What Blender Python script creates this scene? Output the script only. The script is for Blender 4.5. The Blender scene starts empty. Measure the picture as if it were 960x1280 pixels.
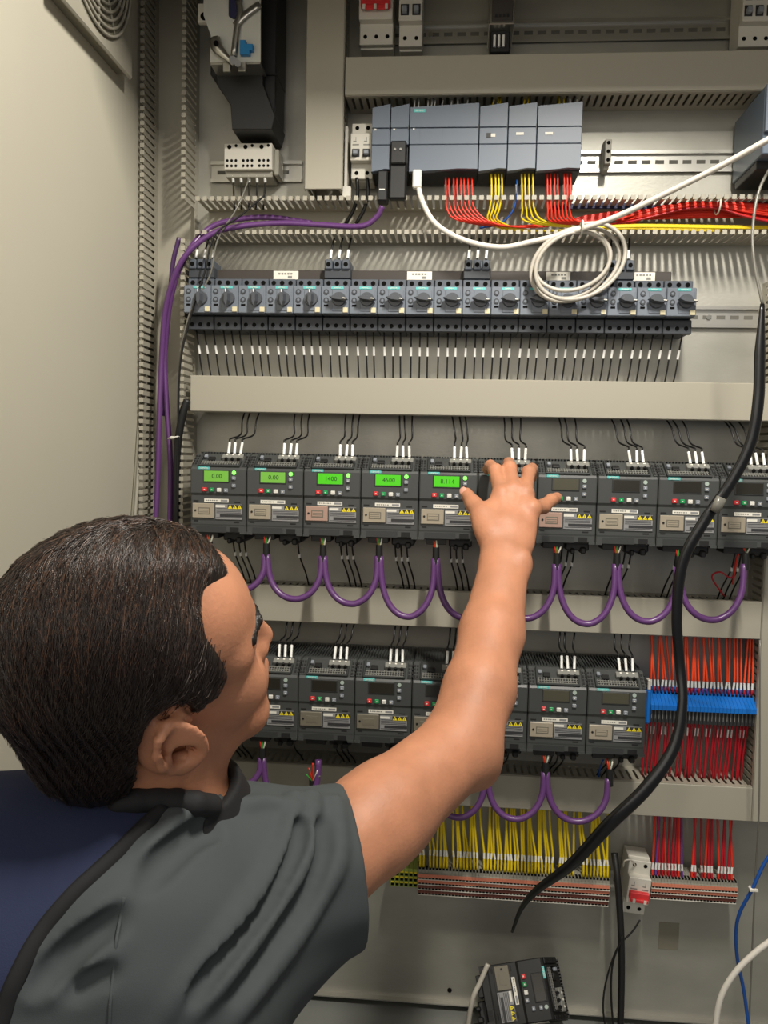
import bpy, math, random
import numpy as np
from mathutils import Vector, Matrix
random.seed(7); rng = np.random.default_rng(7)
SC = bpy.context.scene; COL = SC.collection
# ------------------------------------------------------------------ camera
CP = np.array([.4149, -1.4725, -.1281]); YAW, PIT, ROL, FP = -.0819, -.0634, .0216, 1069.33
_f = np.array([math.sin(YAW)*math.cos(PIT), math.cos(YAW)*math.cos(PIT), math.sin(PIT)])
_r = np.array([math.cos(YAW), -math.sin(YAW), 0.0]); _u = np.cross(_r, _f)
RI = math.cos(ROL)*_r+math.sin(ROL)*_u; UP = -math.sin(ROL)*_r+math.cos(ROL)*_u; FW = _f
cam = bpy.data.cameras.new('camera'); co = bpy.data.objects.new('camera', cam); COL.objects.link(co)
cam.sensor_fit = 'HORIZONTAL'; cam.sensor_width = 36; cam.lens = 36*FP/960; cam.clip_start = .02
co.matrix_world = Matrix(((RI[0], UP[0], -FW[0], CP[0]), (RI[1], UP[1], -FW[1], CP[1]), (RI[2], UP[2], -FW[2], CP[2]), (0, 0, 0, 1)))
SC.camera = co
def at(u, v, Y):            # measured photo position at depth Y of the cabinet
    d = RI*(u-480)/FP-UP*(v-640)/FP+FW
    return CP+d*((Y-CP[1])/d[1])
def X(u, v, Y): return float(at(u, v, Y)[0])
def Z(u, v, Y): return float(at(u, v, Y)[2])
def dp(u, v, D): return CP+D*(RI*(u-480)/FP-UP*(v-640)/FP+FW)

# ------------------------------------------------------------------ materials
def lin(c): return tuple((x/12.92 if x <= .04045 else ((x+.055)/1.055)**2.4) for x in [k/255 for k in c])+(1,)
MATS = {}
def mat(name, rgb, rough=.5, metal=0, emit=0, noise=0, nscale=40, bump=0, bscale=300, spec=.5, stretch=None, sss=0, linear=False):
    m = bpy.data.materials.new(name); m.use_nodes = True; nt = m.node_tree; b = nt.nodes['Principled BSDF']
    c = rgb if linear else lin(rgb)
    b.inputs['Base Color'].default_value = c; b.inputs['Roughness'].default_value = rough; b.inputs['Metallic'].default_value = metal
    b.inputs['Specular IOR Level'].default_value = spec
    if sss: b.inputs['Subsurface Weight'].default_value = sss; b.inputs['Subsurface Radius'].default_value = (.012, .004, .002); b.inputs['Subsurface Scale'].default_value = .6
    if emit: b.inputs['Emission Color'].default_value = c; b.inputs['Emission Strength'].default_value = emit
    if noise or bump:
        tc = nt.nodes.new('ShaderNodeTexCoord'); mp = nt.nodes.new('ShaderNodeMapping'); nt.links.new(tc.outputs['Object'], mp.inputs[0])
        if stretch: mp.inputs['Scale'].default_value = stretch
    if noise:
        n = nt.nodes.new('ShaderNodeTexNoise'); n.inputs['Scale'].default_value = nscale; n.inputs['Detail'].default_value = 4; nt.links.new(mp.outputs[0], n.inputs['Vector'])
        r = nt.nodes.new('ShaderNodeValToRGB'); r.color_ramp.elements[0].position = .3; r.color_ramp.elements[1].position = .7
        r.color_ramp.elements[0].color = tuple(x*(1-noise) for x in c[:3])+(1,); r.color_ramp.elements[1].color = tuple(min(1, x*(1+noise)) for x in c[:3])+(1,)
        nt.links.new(n.outputs['Fac'], r.inputs[0]); nt.links.new(r.outputs[0], b.inputs['Base Color'])
    if bump:
        n = nt.nodes.new('ShaderNodeTexNoise'); n.inputs['Scale'].default_value = bscale; n.inputs['Detail'].default_value = 3; nt.links.new(mp.outputs[0], n.inputs['Vector'])
        bp = nt.nodes.new('ShaderNodeBump'); bp.inputs['Strength'].default_value = bump; bp.inputs['Distance'].default_value = .002
        nt.links.new(n.outputs['Fac'], bp.inputs['Height']); nt.links.new(bp.outputs[0], b.inputs['Normal'])
    MATS[name] = m; return m
mat('plate', (172, 170, 160), .42, .55, noise=.10, nscale=9, stretch=(1, 1, 2), bump=.08, bscale=120)
mat('wallpaint', (186, 181, 164), .6, noise=.02, nscale=3)
mat('duct', (164, 159, 144), .45); mat('ductdark', (128, 124, 108), .6)
mat('rail', (190, 188, 180), .3, .8); mat('hole', (14, 14, 13), .9, spec=.1); mat('railslot', (92, 90, 82), .6)
mat('dbody', (66, 68, 67), .45); mat('dbody2', (52, 54, 54), .5); mat('dslot', (20, 20, 20), .7); mat('dgrey', (128, 128, 122), .5)
mat('lcdon', (66, 178, 14), .3, emit=.42); mat('lcdon2', (105, 165, 60), .3, emit=.32); mat('lcdoff', (78, 76, 62), .2); mat('lcddark', (44, 42, 36), .2); mat('digit', (22, 70, 12), .5)
mat('led', (120, 255, 90), .3, emit=1.6); mat('ledoff', (170, 185, 175), .3)
mat('bred', (215, 52, 55), .4); mat('bgreen', (25, 150, 82), .4); mat('bwhite', (222, 220, 212), .4); mat('bgrey', (135, 140, 148), .4)
mat('white', (226, 222, 210), .5); mat('teal', (95, 190, 188), .5); mat('beige', (160, 150, 132), .4); mat('beigein', (112, 106, 92), .5); mat('pinkb', (170, 140, 126), .4)
mat('lab', (138, 138, 138), .5); mat('labd', (48, 48, 50), .5); mat('yel', (235, 215, 40), .5); mat('black', (22, 22, 22), .5); mat('blackgloss', (16, 16, 17), .28)
mat('wire', (20, 20, 20), .4); mat('ferrule', (235, 235, 230), .3)
mat('rv', (110, 117, 127), .45); mat('rvd', (54, 58, 64), .5); mat('rvt', (80, 86, 95), .5); mat('knob', (72, 76, 82), .4); mat('busbar', (58, 52, 47), .6); mat('cream', (215, 205, 170), .5)
mat('plc', (100, 110, 123), .42); mat('plcd', (90, 102, 116), .45); mat('plck', (24, 24, 26), .5)
mat('purple', (96, 58, 112), .32); mat('purpled', (70, 42, 86), .4)
mat('wred', (222, 50, 28), .4); mat('worange', (235, 72, 28), .4); mat('wdred', (178, 22, 38), .4); mat('wyel', (228, 200, 20), .4); mat('wblue', (24, 80, 160), .4); mat('wgreen', (60, 150, 60), .4); mat('wviolet', (105, 60, 140), .4)
mat('navywire', (28, 32, 70), .5)
mat('cablewhite', (222, 216, 204), .35); mat('cablegrey', (110, 108, 100), .3)
mat('termgrey', (150, 147, 135), .5); mat('salmon', (218, 132, 104), .5); mat('brown', (120, 66, 54), .5); mat('tblue', (18, 110, 200), .35); mat('tgreen', (150, 165, 70), .5); mat('tblack', (40, 40, 42), .5)
mat('breaker', (208, 204, 192), .45); mat('steel', (170, 168, 160), .28, .9); mat('bblue', (20, 120, 180), .4)
mat('skin', (186, 128, 96), .55, noise=.13, nscale=26, bump=.2, bscale=260, sss=.10)
mat('lips', (165, 95, 80), .45); mat('nail', (225, 165, 145), .3); mat('eye', (230, 225, 220), .2)
mat('shirt', (72, 77, 78), .85, bump=.1, bscale=1200, spec=.2); mat('navy', (46, 52, 78), .85, bump=.2, bscale=900, spec=.2); mat('piping', (20, 20, 22), .8)
mat('hairbase', (24, 19, 16), .5, noise=.4, nscale=60); mat('hair', (42, 32, 27), .32, spec=.6); mat('brownsheen', (92, 66, 50), .3, spec=.7); mat('cablecream', (182, 176, 164), .4); mat('switchplate', (196, 196, 186), .4); mat('hairgrey', (130, 118, 108), .35)
mat('floorpaint', (120, 122, 118), .35); mat('darkmetal', (42, 42, 42), .5)

# ------------------------------------------------------------------ mesh builder
ORG = {}
class MB:
    def __init__(s): s.v = []; s.f = []; s.m = []; s.mats = []; s.sm = []
    def mi(s, m):
        if m not in s.mats: s.mats.append(m)
        return s.mats.index(m)
    def add(s, vs, fs, m, smooth=False):
        k = len(s.v); s.v += [tuple(float(c) for c in p) for p in vs]; i = s.mi(m)
        for f in fs: s.f.append(tuple(a+k for a in f)); s.m.append(i); s.sm.append(smooth)
        return s
    def box(s, x0, x1, y0, y1, z0, z1, m, b=0):
        return s.obox(((x0+x1)/2, (y0+y1)/2, (z0+z1)/2), (1, 0, 0), (0, 1, 0), (0, 0, 1), abs(x1-x0), abs(y1-y0), abs(z1-z0), m, b)
    def obox(s, c, ax, ay, az, lx, ly, lz, m, b=0):
        c = np.array(c, float); A = [np.array(ax, float), np.array(ay, float), np.array(az, float)]; h = [lx/2, ly/2, lz/2]
        b = min(b, min(h)*.9)
        if b <= 0:
            vs = [c+A[0]*h[0]*i+A[1]*h[1]*j+A[2]*h[2]*k for i in (-1, 1) for j in (-1, 1) for k in (-1, 1)]
            return s.add(vs, [(0, 1, 3, 2), (4, 6, 7, 5), (0, 4, 5, 1), (2, 3, 7, 6), (0, 2, 6, 4), (1, 5, 7, 3)], m)
        vs = []; ix = {}
        for i in (-1, 1):
            for j in (-1, 1):
                for k in (-1, 1):
                    for a in range(3):
                        q = [h[0]-b, h[1]-b, h[2]-b]; q[a] = h[a]
                        ix[i, j, k, a] = len(vs); vs.append(c+A[0]*q[0]*i+A[1]*q[1]*j+A[2]*q[2]*k)
        fs = []
        for a in range(3):
            o = [x for x in range(3) if x != a]
            for sg in (-1, 1):
                l = []
                for (p, q) in ((-1, -1), (1, -1), (1, 1), (-1, 1)):
                    t = [0, 0, 0]; t[a] = sg; t[o[0]] = p; t[o[1]] = q; l.append(ix[t[0], t[1], t[2], a])
                fs.append(tuple(l))
            for p in (-1, 1):
                for q in (-1, 1):
                    t = [0, 0, 0]; t[o[0]] = p; t[o[1]] = q; t[a] = -1; e0 = tuple(t); t[a] = 1; e1 = tuple(t)
                    fs.append((ix[e0+(o[0],)], ix[e1+(o[0],)], ix[e1+(o[1],)], ix[e0+(o[1],)]))
        for i in (-1, 1):
            for j in (-1, 1):
                for k in (-1, 1): fs.append((ix[i, j, k, 0], ix[i, j, k, 1], ix[i, j, k, 2]))
        return s.add(vs, fs, m)
    def prism(s, prof, a0, a1, m, axis='x', ch=0):   # prof = list of (p,q): (y,z) for x, (x,z) for y, (x,y) for z
        n = len(prof); pc = (sum(p[0] for p in prof)/n, sum(p[1] for p in prof)/n)
        def put(p, a):
            return {'x': (a, p[0], p[1]), 'y': (p[0], a, p[1]), 'z': (p[0], p[1], a)}[axis]
        def shr(p):
            d = math.hypot(p[0]-pc[0], p[1]-pc[1]); k = (d-ch)/d if d > 0 else 1
            return (pc[0]+(p[0]-pc[0])*k, pc[1]+(p[1]-pc[1])*k)
        rings = [([shr(p) for p in prof], a0), (prof, a0+ch), (prof, a1-ch), ([shr(p) for p in prof], a1)] if ch else [(prof, a0), (prof, a1)]
        vs = [put(p, a) for pr, a in rings for p in pr]; R = len(rings)
        fs = [tuple(range(n))[::-1], tuple(range((R-1)*n, R*n))]
        for r in range(R-1):
            for i in range(n): fs.append((r*n+i, r*n+(i+1) % n, (r+1)*n+(i+1) % n, (r+1)*n+i))
        return s.add(vs, fs, m)
    def cyl(s, p0, p1, r0, m, n=12, r1=None, smooth=True):
        r1 = r0 if r1 is None else r1
        p0 = np.array(p0, float); p1 = np.array(p1, float); d = p1-p0; d /= np.linalg.norm(d)
        a = np.cross(d, (0, 0, 1) if abs(d[2]) < .9 else (1, 0, 0)); a /= np.linalg.norm(a); b = np.cross(d, a)
        c = [(math.cos(t), math.sin(t)) for t in [2*math.pi*i/n for i in range(n)]]
        vs = [p0+a*r0*x+b*r0*y for x, y in c]+[p1+a*r1*x+b*r1*y for x, y in c]
        s.add(vs, [(i, (i+1) % n, n+(i+1) % n, n+i) for i in range(n)], m, smooth)
        return s.add(vs, [tuple(range(n))[::-1], tuple(range(n, 2*n))], m)
    def tube(s, pts, r, m, n=6, sub=4, flat=1, closed=False, rads=None):
        P = [np.array(p, float) for p in pts]; Q = []; RR = []
        L = len(P); rad = rads or [r]*L
        for i in range(L-1):
            p0 = P[i-1] if i > 0 else P[i]*2-P[i+1]; p3 = P[i+2] if i+2 < L else P[i+1]*2-P[i]
            for k in range(sub):
                t = k/sub; Q.append(.5*((2*P[i])+(P[i+1]-p0)*t+(2*p0-5*P[i]+4*P[i+1]-p3)*t*t+(-p0+3*P[i]-3*P[i+1]+p3)*t**3)); RR.append(rad[i]*(1-t)+rad[i+1]*t)
        Q.append(P[-1]); RR.append(rad[-1]); N = len(Q); vs = []; a = None
        for i in range(N):
            d = Q[min(i+1, N-1)]-Q[max(i-1, 0)]; d = d/(np.linalg.norm(d)+1e-12)
            if a is None: a = np.cross(d, (0, 1, 0) if abs(d[1]) < .9 else (1, 0, 0))
            a = a-d*(a@d); a /= (np.linalg.norm(a)+1e-12); b = np.cross(d, a)
            for j in range(n):
                t = 2*math.pi*j/n; vs.append(Q[i]+a*RR[i]*math.cos(t)+b*RR[i]*flat*math.sin(t))
        s.add(vs, [(i*n+j, i*n+(j+1) % n, (i+1)*n+(j+1) % n, (i+1)*n+j) for i in range(N-1) for j in range(n)], m, True)
        return s.add([], [], m) if False else s._caps(len(s.v)-N*n, N, n, m)
    def _caps(s, k, N, n, m):
        i = s.mi(m)
        for f in (tuple(k+j for j in range(n))[::-1], tuple(k+(N-1)*n+j for j in range(n))): s.f.append(f); s.m.append(i); s.sm.append(False)
        return s
    def build(s, name, parent=None, org=None):
        if parent is not None: o0 = ORG[parent.name]
        elif org is not None: o0 = np.array(org, float)
        else:
            V = np.array(s.v); o0 = (V.min(0)+V.max(0))/2; o0[2] = V[:, 2].min()
        me = bpy.data.meshes.new(name); V = np.array(s.v)-o0
        me.from_pydata(V.tolist(), [], s.f)
        for m in s.mats: me.materials.append(MATS[m])
        me.polygons.foreach_set('material_index', s.m); me.polygons.foreach_set('use_smooth', s.sm)
        import bmesh
        bm = bmesh.new(); bm.from_mesh(me); bmesh.ops.recalc_face_normals(bm, faces=bm.faces); bm.to_mesh(me); bm.free()
        me.update(); o = bpy.data.objects.new(name, me); COL.objects.link(o)
        if parent is not None: o.parent = parent; ORG[o.name] = o0
        else: o.location = o0; ORG[o.name] = o0
        return o
def tag(o, label, cat, group=None):
    o['label'] = label; o['category'] = cat
    if group: o['group'] = group
    return o
def struct(o): o['kind'] = 'structure'; return o
def thing(name, label, cat, loc=(0, 0, 0), group=None):
    o = bpy.data.objects.new(name, None); COL.objects.link(o); o.location = [float(c) for c in loc]; o.empty_display_size = .02
    ORG[o.name] = np.array(loc, float); return tag(o, label, cat, group)
def copy_tree(o, parent=None):
    c = o.copy(); COL.objects.link(c); ORG[c.name] = ORG.get(o.name, np.zeros(3))
    if parent is not None: c.parent = parent
    for ch in list(o.children): copy_tree(ch, c)
    return c
_txt = {}
def text(body, size, m, parent, loc, name='lettering', rot=(math.pi/2, 0, 0), bold=0):
    k = (body, size, m, bold)
    if k not in _txt:
        cu = bpy.data.curves.new('lettering', 'FONT'); cu.body = body; cu.size = size; cu.extrude = .00012; cu.resolution_u = 2; cu.align_x = 'CENTER'; cu.align_y = 'CENTER'; cu.offset = bold
        t = bpy.data.objects.new('lettering', cu); COL.objects.link(t); dg = bpy.context.evaluated_depsgraph_get(); dg.update()
        me = bpy.data.meshes.new_from_object(t.evaluated_get(dg)); me.materials.clear(); me.materials.append(MATS[m]); bpy.data.objects.remove(t); _txt[k] = me
    o = bpy.data.objects.new(name, _txt[k]); COL.objects.link(o); o.parent = parent
    o.location = [float(a-b) for a, b in zip(loc, ORG[parent.name])]; o.rotation_euler = rot; ORG[o.name] = np.array(loc, float); return o
OW = ['first', 'second', 'third', 'fourth', 'fifth', 'sixth', 'seventh', 'eighth', 'ninth', 'tenth', 'eleventh', 'twelfth', 'thirteenth', 'fourteenth', 'fifteenth', 'sixteenth', 'seventeenth', 'eighteenth']
LMR = ['left', 'middle', 'right']

# ------------------------------------------------------------------ cabinet shell
XW = -.118; ZF = -1.105
m = MB().box(XW-.03, XW, -1.3, .03, ZF-.1, 1.3, 'wallpaint'); struct(m.build('wall_left'))
m = MB().box(XW, 1.3, .03, .06, ZF-.1, 1.3, 'darkmetal'); struct(m.build('wall_back'))
m = MB().box(1.3, 1.33, -.40, .06, ZF-.1, 1.3, 'wallpaint'); struct(m.build('wall_right'))
m = MB().box(XW, 1.3, -.42, .03, .93, .96, 'wallpaint').box(XW, 1.3, -.42, -.405, .575, .93, 'wallpaint'); struct(m.build('ceiling'))  # front lip out of view, hung low to shade the panel's top
m = MB().box(XW, 1.3, -1.3, .03, ZF-.03, ZF, 'floorpaint'); struct(m.build('floor'))
# slanted cream edge strip standing on the left wall
m = MB(); q0 = at(187, 372, -.02); q1 = at(165, 690, -.10)
def wl(u, v): # point on plane x = XW
    d = RI*(u-480)/FP-UP*(v-640)/FP+FW; return CP+d*((XW+.003-CP[0])/d[0])
a0 = wl(186, 372); a1 = wl(178, 505); a2 = wl(163, 720); a3 = wl(140, 1000)
t = MB(); t.tube([a0, a1, a2, a3], .0035, 'duct', n=4, sub=5)
for a in (a0, a1, a2, a3): a[1] -= .012
t.tube([a0, a1, a2, a3], .0025, 'ductdark', n=4, sub=5)
struct(t.build('trim_1'))
# mounting plate
zb = Z(385, 1239, 0)
m = MB().box(-.10, 1.2, 0, .003, zb, 1.2, 'plate', .001)
for u, v in ((562, 1238),): 
    a = at(u, v, -.001); m.cyl((a[0], -.0015, a[2]), (a[0], 0, a[2]), .004, 'hole')
pl = thing('mounting_plate', 'galvanised steel mounting plate behind all ducts and devices', 'plate', (.5, 0, zb))
m.build('plate', pl)
m = MB().box(-.10, 1.2, -.012, 0, zb, zb+.002, 'rail'); m.build('folded_edge', pl)
m = MB(); a = at(836, 1170, 0); m.box(a[0]-.017, a[0]+.017, -.0006, 0, a[2]-.024, a[2]+.024, 'ductdark'); b = m.build('rating_label', pl); b['label'] = 'dull grey rectangular label'
# plinth rails at the cabinet foot
m = MB().box(-.11, 1.25, .004, .028, ZF, ZF+.06, 'darkmetal', .003); tag(m.build('base_rail'), 'grey steel rail along cabinet foot below the mounting plate', 'rail')


# ------------------------------------------------------------------ wiring ducts
def duct(label, ax, a0, a1, b0, b1, D=.08, cover=True, c0=None, c1=None, skip=(), name='wiring_duct'):
    """ax 'x': runs along x from a0 to a1, b = z range; ax 'z': runs along z, b = x range"""
    t = thing(name, label, 'wiring duct', ((a0+a1)/2, 0, min(b0, b1)) if ax == 'x' else ((b0+b1)/2, 0, a0), 'grey slotted wiring ducts')
    m = MB(); w = .0016
    def bx(a, aa, y0, y1, b, bb, mm):
        if ax == 'x': m.box(a, aa, y0, y1, b, bb, mm)
        else: m.box(b, bb, y0, y1, a, aa, mm)
    bx(a0, a1, -.002, 0, b0, b1, 'duct')
    for bi, (b, bb) in enumerate(((b0, b0+w), (b1-w, b1))):
        bx(a0, a1, -.018, -.002, b, bb, 'duct'); p = a0
        while p+.0075 <= a1+.001:
            if not any(s0 <= p <= s1 and sd in (bi, 2) for s0, s1, sd in skip):
                bx(p, p+.0075, -D+.0015, -.018, b, bb, 'duct')
                if bi == 0: bx(p+.0003, p+.0072, -D, -D+.0022, b-.002, b+.005, 'duct')
                else: bx(p+.0003, p+.0072, -D, -D+.0022, b1-.005, b1+.002, 'duct')
            p += .0118
    m.build('duct_body', t)
    if cover:
        c0 = a0 if c0 is None else c0; c1 = a1 if c1 is None else c1
        m = MB()
        def cb(a, aa, y0, y1, b, bb, bev=0):
            if ax == 'x': m.box(a, aa, y0, y1, b, bb, 'duct', bev)
            else: m.box(b, bb, y0, y1, a, aa, 'duct', bev)
        cb(c0, c1, -D-.0035, -D-.001, b0-.003, b1+.003, .0008)
        cb(c0, c1, -D-.001, -D+.008, b0-.0038, b0-.0026); cb(c0, c1, -D-.001, -D+.008, b1+.0026, b1+.0038)
        m.build('duct_cover', t)
    return t
zD1, zD0 = Z(500, 246, -.08), Z(500, 291, -.08)
duct('long covered duct between motor breakers and upper inverter row', 'x', -.024, .905, -.055, -.003)
duct('covered duct between the two rows of inverters', 'x', -.024, .905, -.400, -.347)
duct('covered duct under lower inverter row, slots visible on top', 'x', -.024, .905, -.697, -.648)
duct('covered duct above the blue-grey controller modules', 'x', .224, 1.2, .449, .502)
duct('vertical covered duct left of the small breaker and controller', 'z', .30, 1.1, .1646, .2183)
duct('open duct under the controller, filled with red and yellow wires', 'x', -.019, 1.2, zD0, zD1, cover=False)
duct('open vertical duct at far left carrying purple cables', 'z', -1.0, 1.1, XW+.008, -.038, cover=False, skip=((zD0-.008, zD1-.012, 1),))
duct('vertical covered duct at right edge of panel', 'z', -.70, .17, .910, .968)

# ------------------------------------------------------------------ DIN rails
def rail(label, x0, x1, zc):
    m = MB(); prof = [(-.0, -.0135), (-.0005, -.0135), (-.0075, -.0125), (-.0075, -.0175), (-.0065, -.0175), (-.0065, -.0135), (-.0, -.0135)]
    m.box(x0, x1, -.0016, -.0003, zc-.0125, zc+.0125, 'rail')
    for s in (-1, 1):
        m.box(x0, x1, -.0075, -.0003, zc+s*.0125-.0006, zc+s*.0125+.0006, 'rail'); m.box(x0, x1, -.0078, -.0066, zc+s*.0125-(0 if s > 0 else .005), zc+s*.0125+(.005 if s > 0 else 0), 'rail')
    x = x0+.01
    while x < x1-.02:
        m.box(x, x+.014, -.0019, -.0015, zc-.003, zc+.003, 'railslot'); x += .022
    r = m.build('din_rail'); tag(r, label, 'rail', 'steel mounting rails')
    for sx in (x0+.12, x1-.08):
        if x1-x0 > .3:
            k = MB().cyl((sx, -.004, zc), (sx, -.0015, zc), .004, 'steel', 10)
            k.v = [tuple(np.array(q)) for q in k.v]; s = k.build('screw', r)
    return r
zr3 = Z(900, 397, 0)
rail('slotted steel rail running behind motor breakers, bare at right', -.03, .905, zr3)
zr2 = Z(840, 203, 0)
rail('slotted steel rail behind controller modules, bare toward the right', .235, 1.15, zr2)
zr1 = Z(700, 41, 0)
rail('slotted steel rail at the very top in shadow', .235, 1.15, zr1)
zr0 = Z(320, 216, 0)
rail('short steel rail behind the white fuse terminal block', X(265, 216, 0), X(378, 216, 0), zr0)
rail('rail hidden behind upper inverter row', -.02, .90, -.19); rail('rail hidden behind lower inverter row', -.02, .72, -.52)

# ------------------------------------------------------------------ inverter drives
def tri(m, x, y, z, s, mt):
    m.add([(x-s/2, y, z), (x+s/2, y, z), (x, y, z+s*.87), (x-s/2, y+.0004, z), (x+s/2, y+.0004, z), (x, y+.0004, z+s*.87)], [(0, 1, 2), (3, 5, 4), (0, 3, 4, 1), (1, 4, 5, 2), (2, 5, 3, 0)], mt)
sd = np.array([0, .847, .532]); sn = np.array([0, -.532, .847]); so = np.array([0, -.155, .104])
def SL(x, s, h): return np.array([x, 0, 0])+so+sd*s+sn*h
def make_drive(lit, digits, panel, led, sticker='white'):
    t = thing('frequency_inverter', '', 'frequency inverter')
    Y = -.155
    m = MB()
    prof = [(-.008, .004), (-.146, .000), (-.1545, .003), (-.1545, .0125), (Y, .015), (Y, .060), (-.1575, .064), (-.1575, .101), (Y, .1045), (-.120, .1255), (-.010, .1255), (-.008, .12)]
    m.prism(prof, .0006, .0894, 'dbody', 'x', .0016)
    m.box(.0006, .010, -.1555, -.02, .0, .004, 'dbody'); m.box(.080, .0894, -.1555, -.02, 0, .004, 'dbody')
    # lower lip recess
    m.box(.010, .058, -.1550, -.150, .002, .0115, 'dbody2'); m.box(.064, .078, -.1550, -.150, .003, .0105, 'dslot')
    for a, b_, z in ((.006, .013, .0185), (.070, .079, .0175), (.005, .0135, .0500), (.071, .080, .0490)): m.box(a, b_, Y-.0004, Y+.002, z, z+.0022, 'dslot', .0002)
    m.box(.0036, .0846, Y-.0008, Y, .0215, .0485, 'dbody', .0003)
    # side rims rising to the top
    for x0, x1 in ((.0006, .011), (.082, .0894)):
        c = SL((x0+x1)/2, .020, .001); m.obox(c, (1, 0, 0), sd, sn, x1-x0-.001, .036, .003, 'dbody', .0006)
        for i in range(4):
            for k in range(2): m.obox(SL(x0+.0028+k*.0042, .006+i*.0075, .0026), (1, 0, 0), sd, sn, .0028, .0045, .0012, 'dslot')
    m.build('housing', t)
    # upper frame with vent grille
    m = MB()
    m.obox(SL(.0455, .0015, .0022), (1, 0, 0), sd, sn, .066, .003, .0055, 'dbody2', .0008)
    for x in (.0135, .0775): m.obox(SL(x, .020, .0022), (1, 0, 0), sd, sn, .0025, .038, .0055, 'dbody2', .0006)
    for r in range(3):
        m.obox(SL(.0455, .0055+r*.0045, .001), (1, 0, 0), sd, sn, .061, .0011, .0028, 'dgrey')
    for i in range(15): m.obox(SL(.0165+i*.0041, .009, .001), (1, 0, 0), sd, sn, .0010, .0145, .0028, 'dgrey')
    m.obox(SL(.0455, .010, .0003), (1, 0, 0), sd, sn, .062, .014, .001, 'dslot')
    m.build('vent_grille', t)
    m = MB(); m.obox(SL(.0625, .026, .003), (1, 0, 0), sd, sn, .034, .011, .007, 'dgrey', .0008)
    for i in range(3): m.cyl(SL(.053+i*.0098, .0178, .004), SL(.053+i*.0098, .0215, .004), .0026, 'dslot', 10)
    for i in range(3): m.obox(SL(.053+i*.0098, .028, .0066), (1, 0, 0), sd, sn, .003, .003, .0008, 'white')
    m.build('input_terminal', t)
    m = MB(); m.obox(SL(.029, .022, .002), (1, 0, 0), sd, sn, .011, .009, .004, 'black', .0008); m.obox(SL(.019, .027, .003), (1, 0, 0), sd, sn, .0055, .007, .005, 'bgrey', .0008); m.build('fan_plug', t)
    m = MB()
    for i in range(18): m.box(.0035+i*.0048, .0057+i*.0048, -.112, -.03, .1255, .1285, 'dbody2')
    m.build('top_fins', t)
    # badge
    b = MB(); b.box(.0135, .0315, -.1583, -.1562, .1008, .1048, 'teal', .0003); bd = b.build('brand_badge', t)
    text('SIEMENS', .0034, 'white', bd, (.0225, -.1585, .1026))
    # display
    d = MB(); d.box(.0213, .0632, -.1588, -.157, .0808, .1002, 'dbody2', .0006); d.build('display_bezel', t)
    s = MB(); s.box(.0228, .0617, -.1592, -.158, .0823, .0988, lit, .0003); sc = s.build('display', t)
    if lit in ('lcdon', 'lcdon2'):
        sc['label'] = 'green lit screen'
        if digits: text(digits, .0098, 'digit', sc, (.0435, -.1594, .0905), 'screen_digits')
    for nm, mt, x, z, w, h in (('stop_button', 'bred', .0240, .0695, .0072, .0064), ('start_button', 'bgreen', .0355, .0692, .0068, .0062), ('menu_button', 'bwhite', .0470, .0690, .0068, .0062), ('ok_button', 'bgrey', .0580, .0686, .0064, .0060), ('up_button', 'bgrey', .0703, .0880, .0062, .0055), ('down_button', 'bgrey', .0703, .0762, .0062, .0055)):
        q = MB(); q.box(x-w/2, x+w/2, -.1604, -.157, z-h/2, z+h/2, mt, .0008); q.box(x-w*.15, x+w*.15, -.1606, -.1603, z-h*.12, z+h*.12, 'white'); q.build(nm, t)
    q = MB(); q.cyl((.0703, -.1585, .0965), (.0703, -.157, .0965), .0031, 'led' if led else 'ledoff', 14); q.build('status_light', t)
    q = MB(); q.box(.0225, .0615, -.1556, Y, .0495, .0550, 'white'); st = q.build('paper_sticker', t)
    q.__init__()
    for i in range(6): q.box(.025+i*.0033, .0272+i*.0033, -.1558, -.1555, .0515, .0531, 'dgrey')
    q.box(.049, .060, -.1558, -.1555, .0508, .0538, 'lab'); q.build('print', st)
    # option cover
    q = MB(); q.box(.0042, .0392, -.1580, -.1550, .0245, .0475, panel, .0008); q.box(.0135, .0325, -.1583, -.1578, .0300, .0412, 'beigein', .0004); q.box(.0150, .0310, -.1585, -.1582, .0318, .0394, panel); q.cyl((.0092, -.1586, .0362), (.0092, -.1579, .0362), .0017, 'black', 10)
    q.box(.0158, .0302, -.1586, -.1584, .0335, .0345, 'beigein'); q.box(.0158, .0302, -.1586, -.1584, .0362, .0372, 'beigein'); q.build('option_port_cover', t)
    # warning label
    q = MB(); q.box(.0412, .0835, -.1566, Y, .0230, .0468, 'lab'); q.box(.0412, .0560, -.1568, -.1565, .0418, .0452, 'white')
    q.box(.0482, .0835, -.1568, -.1565, .0268, .0312, 'labd')
    for z in (.0395, .0372, .0350, .0328, .0252): q.box(.0425, .0815, -.1568, -.1565, z, z+.0008, 'labd')
    q.box(.0605, .0835, -.1568, -.1565, .0398, .0462, 'labd'); wlb = q.build('warning_label', t)
    q = MB()
    for i in range(3): tri(q, .0645+i*.0075, -.1573, .0400, .0072, 'yel')
    for i in range(3): q.box(.0642+i*.0075, .0648+i*.0075, -.1576, -.1572, .0415, .0440, 'black')
    q.build('warning_triangles', wlb)
    # bottom connectors
    q = MB(); q.box(.048, .084, -.135, -.05, -.012, .002, 'black', .002); q.box(.055, .062, -.14, -.06, -.017, -.008, 'black', .002); q.box(.070, .079, -.142, -.06, -.016, -.006, 'black', .002); q.build('motor_terminal', t)
    q = MB(); q.box(.012, .044, -.148, -.11, -.008, .002, 'black', .001); q.build('control_terminal', t)
    return t
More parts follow.
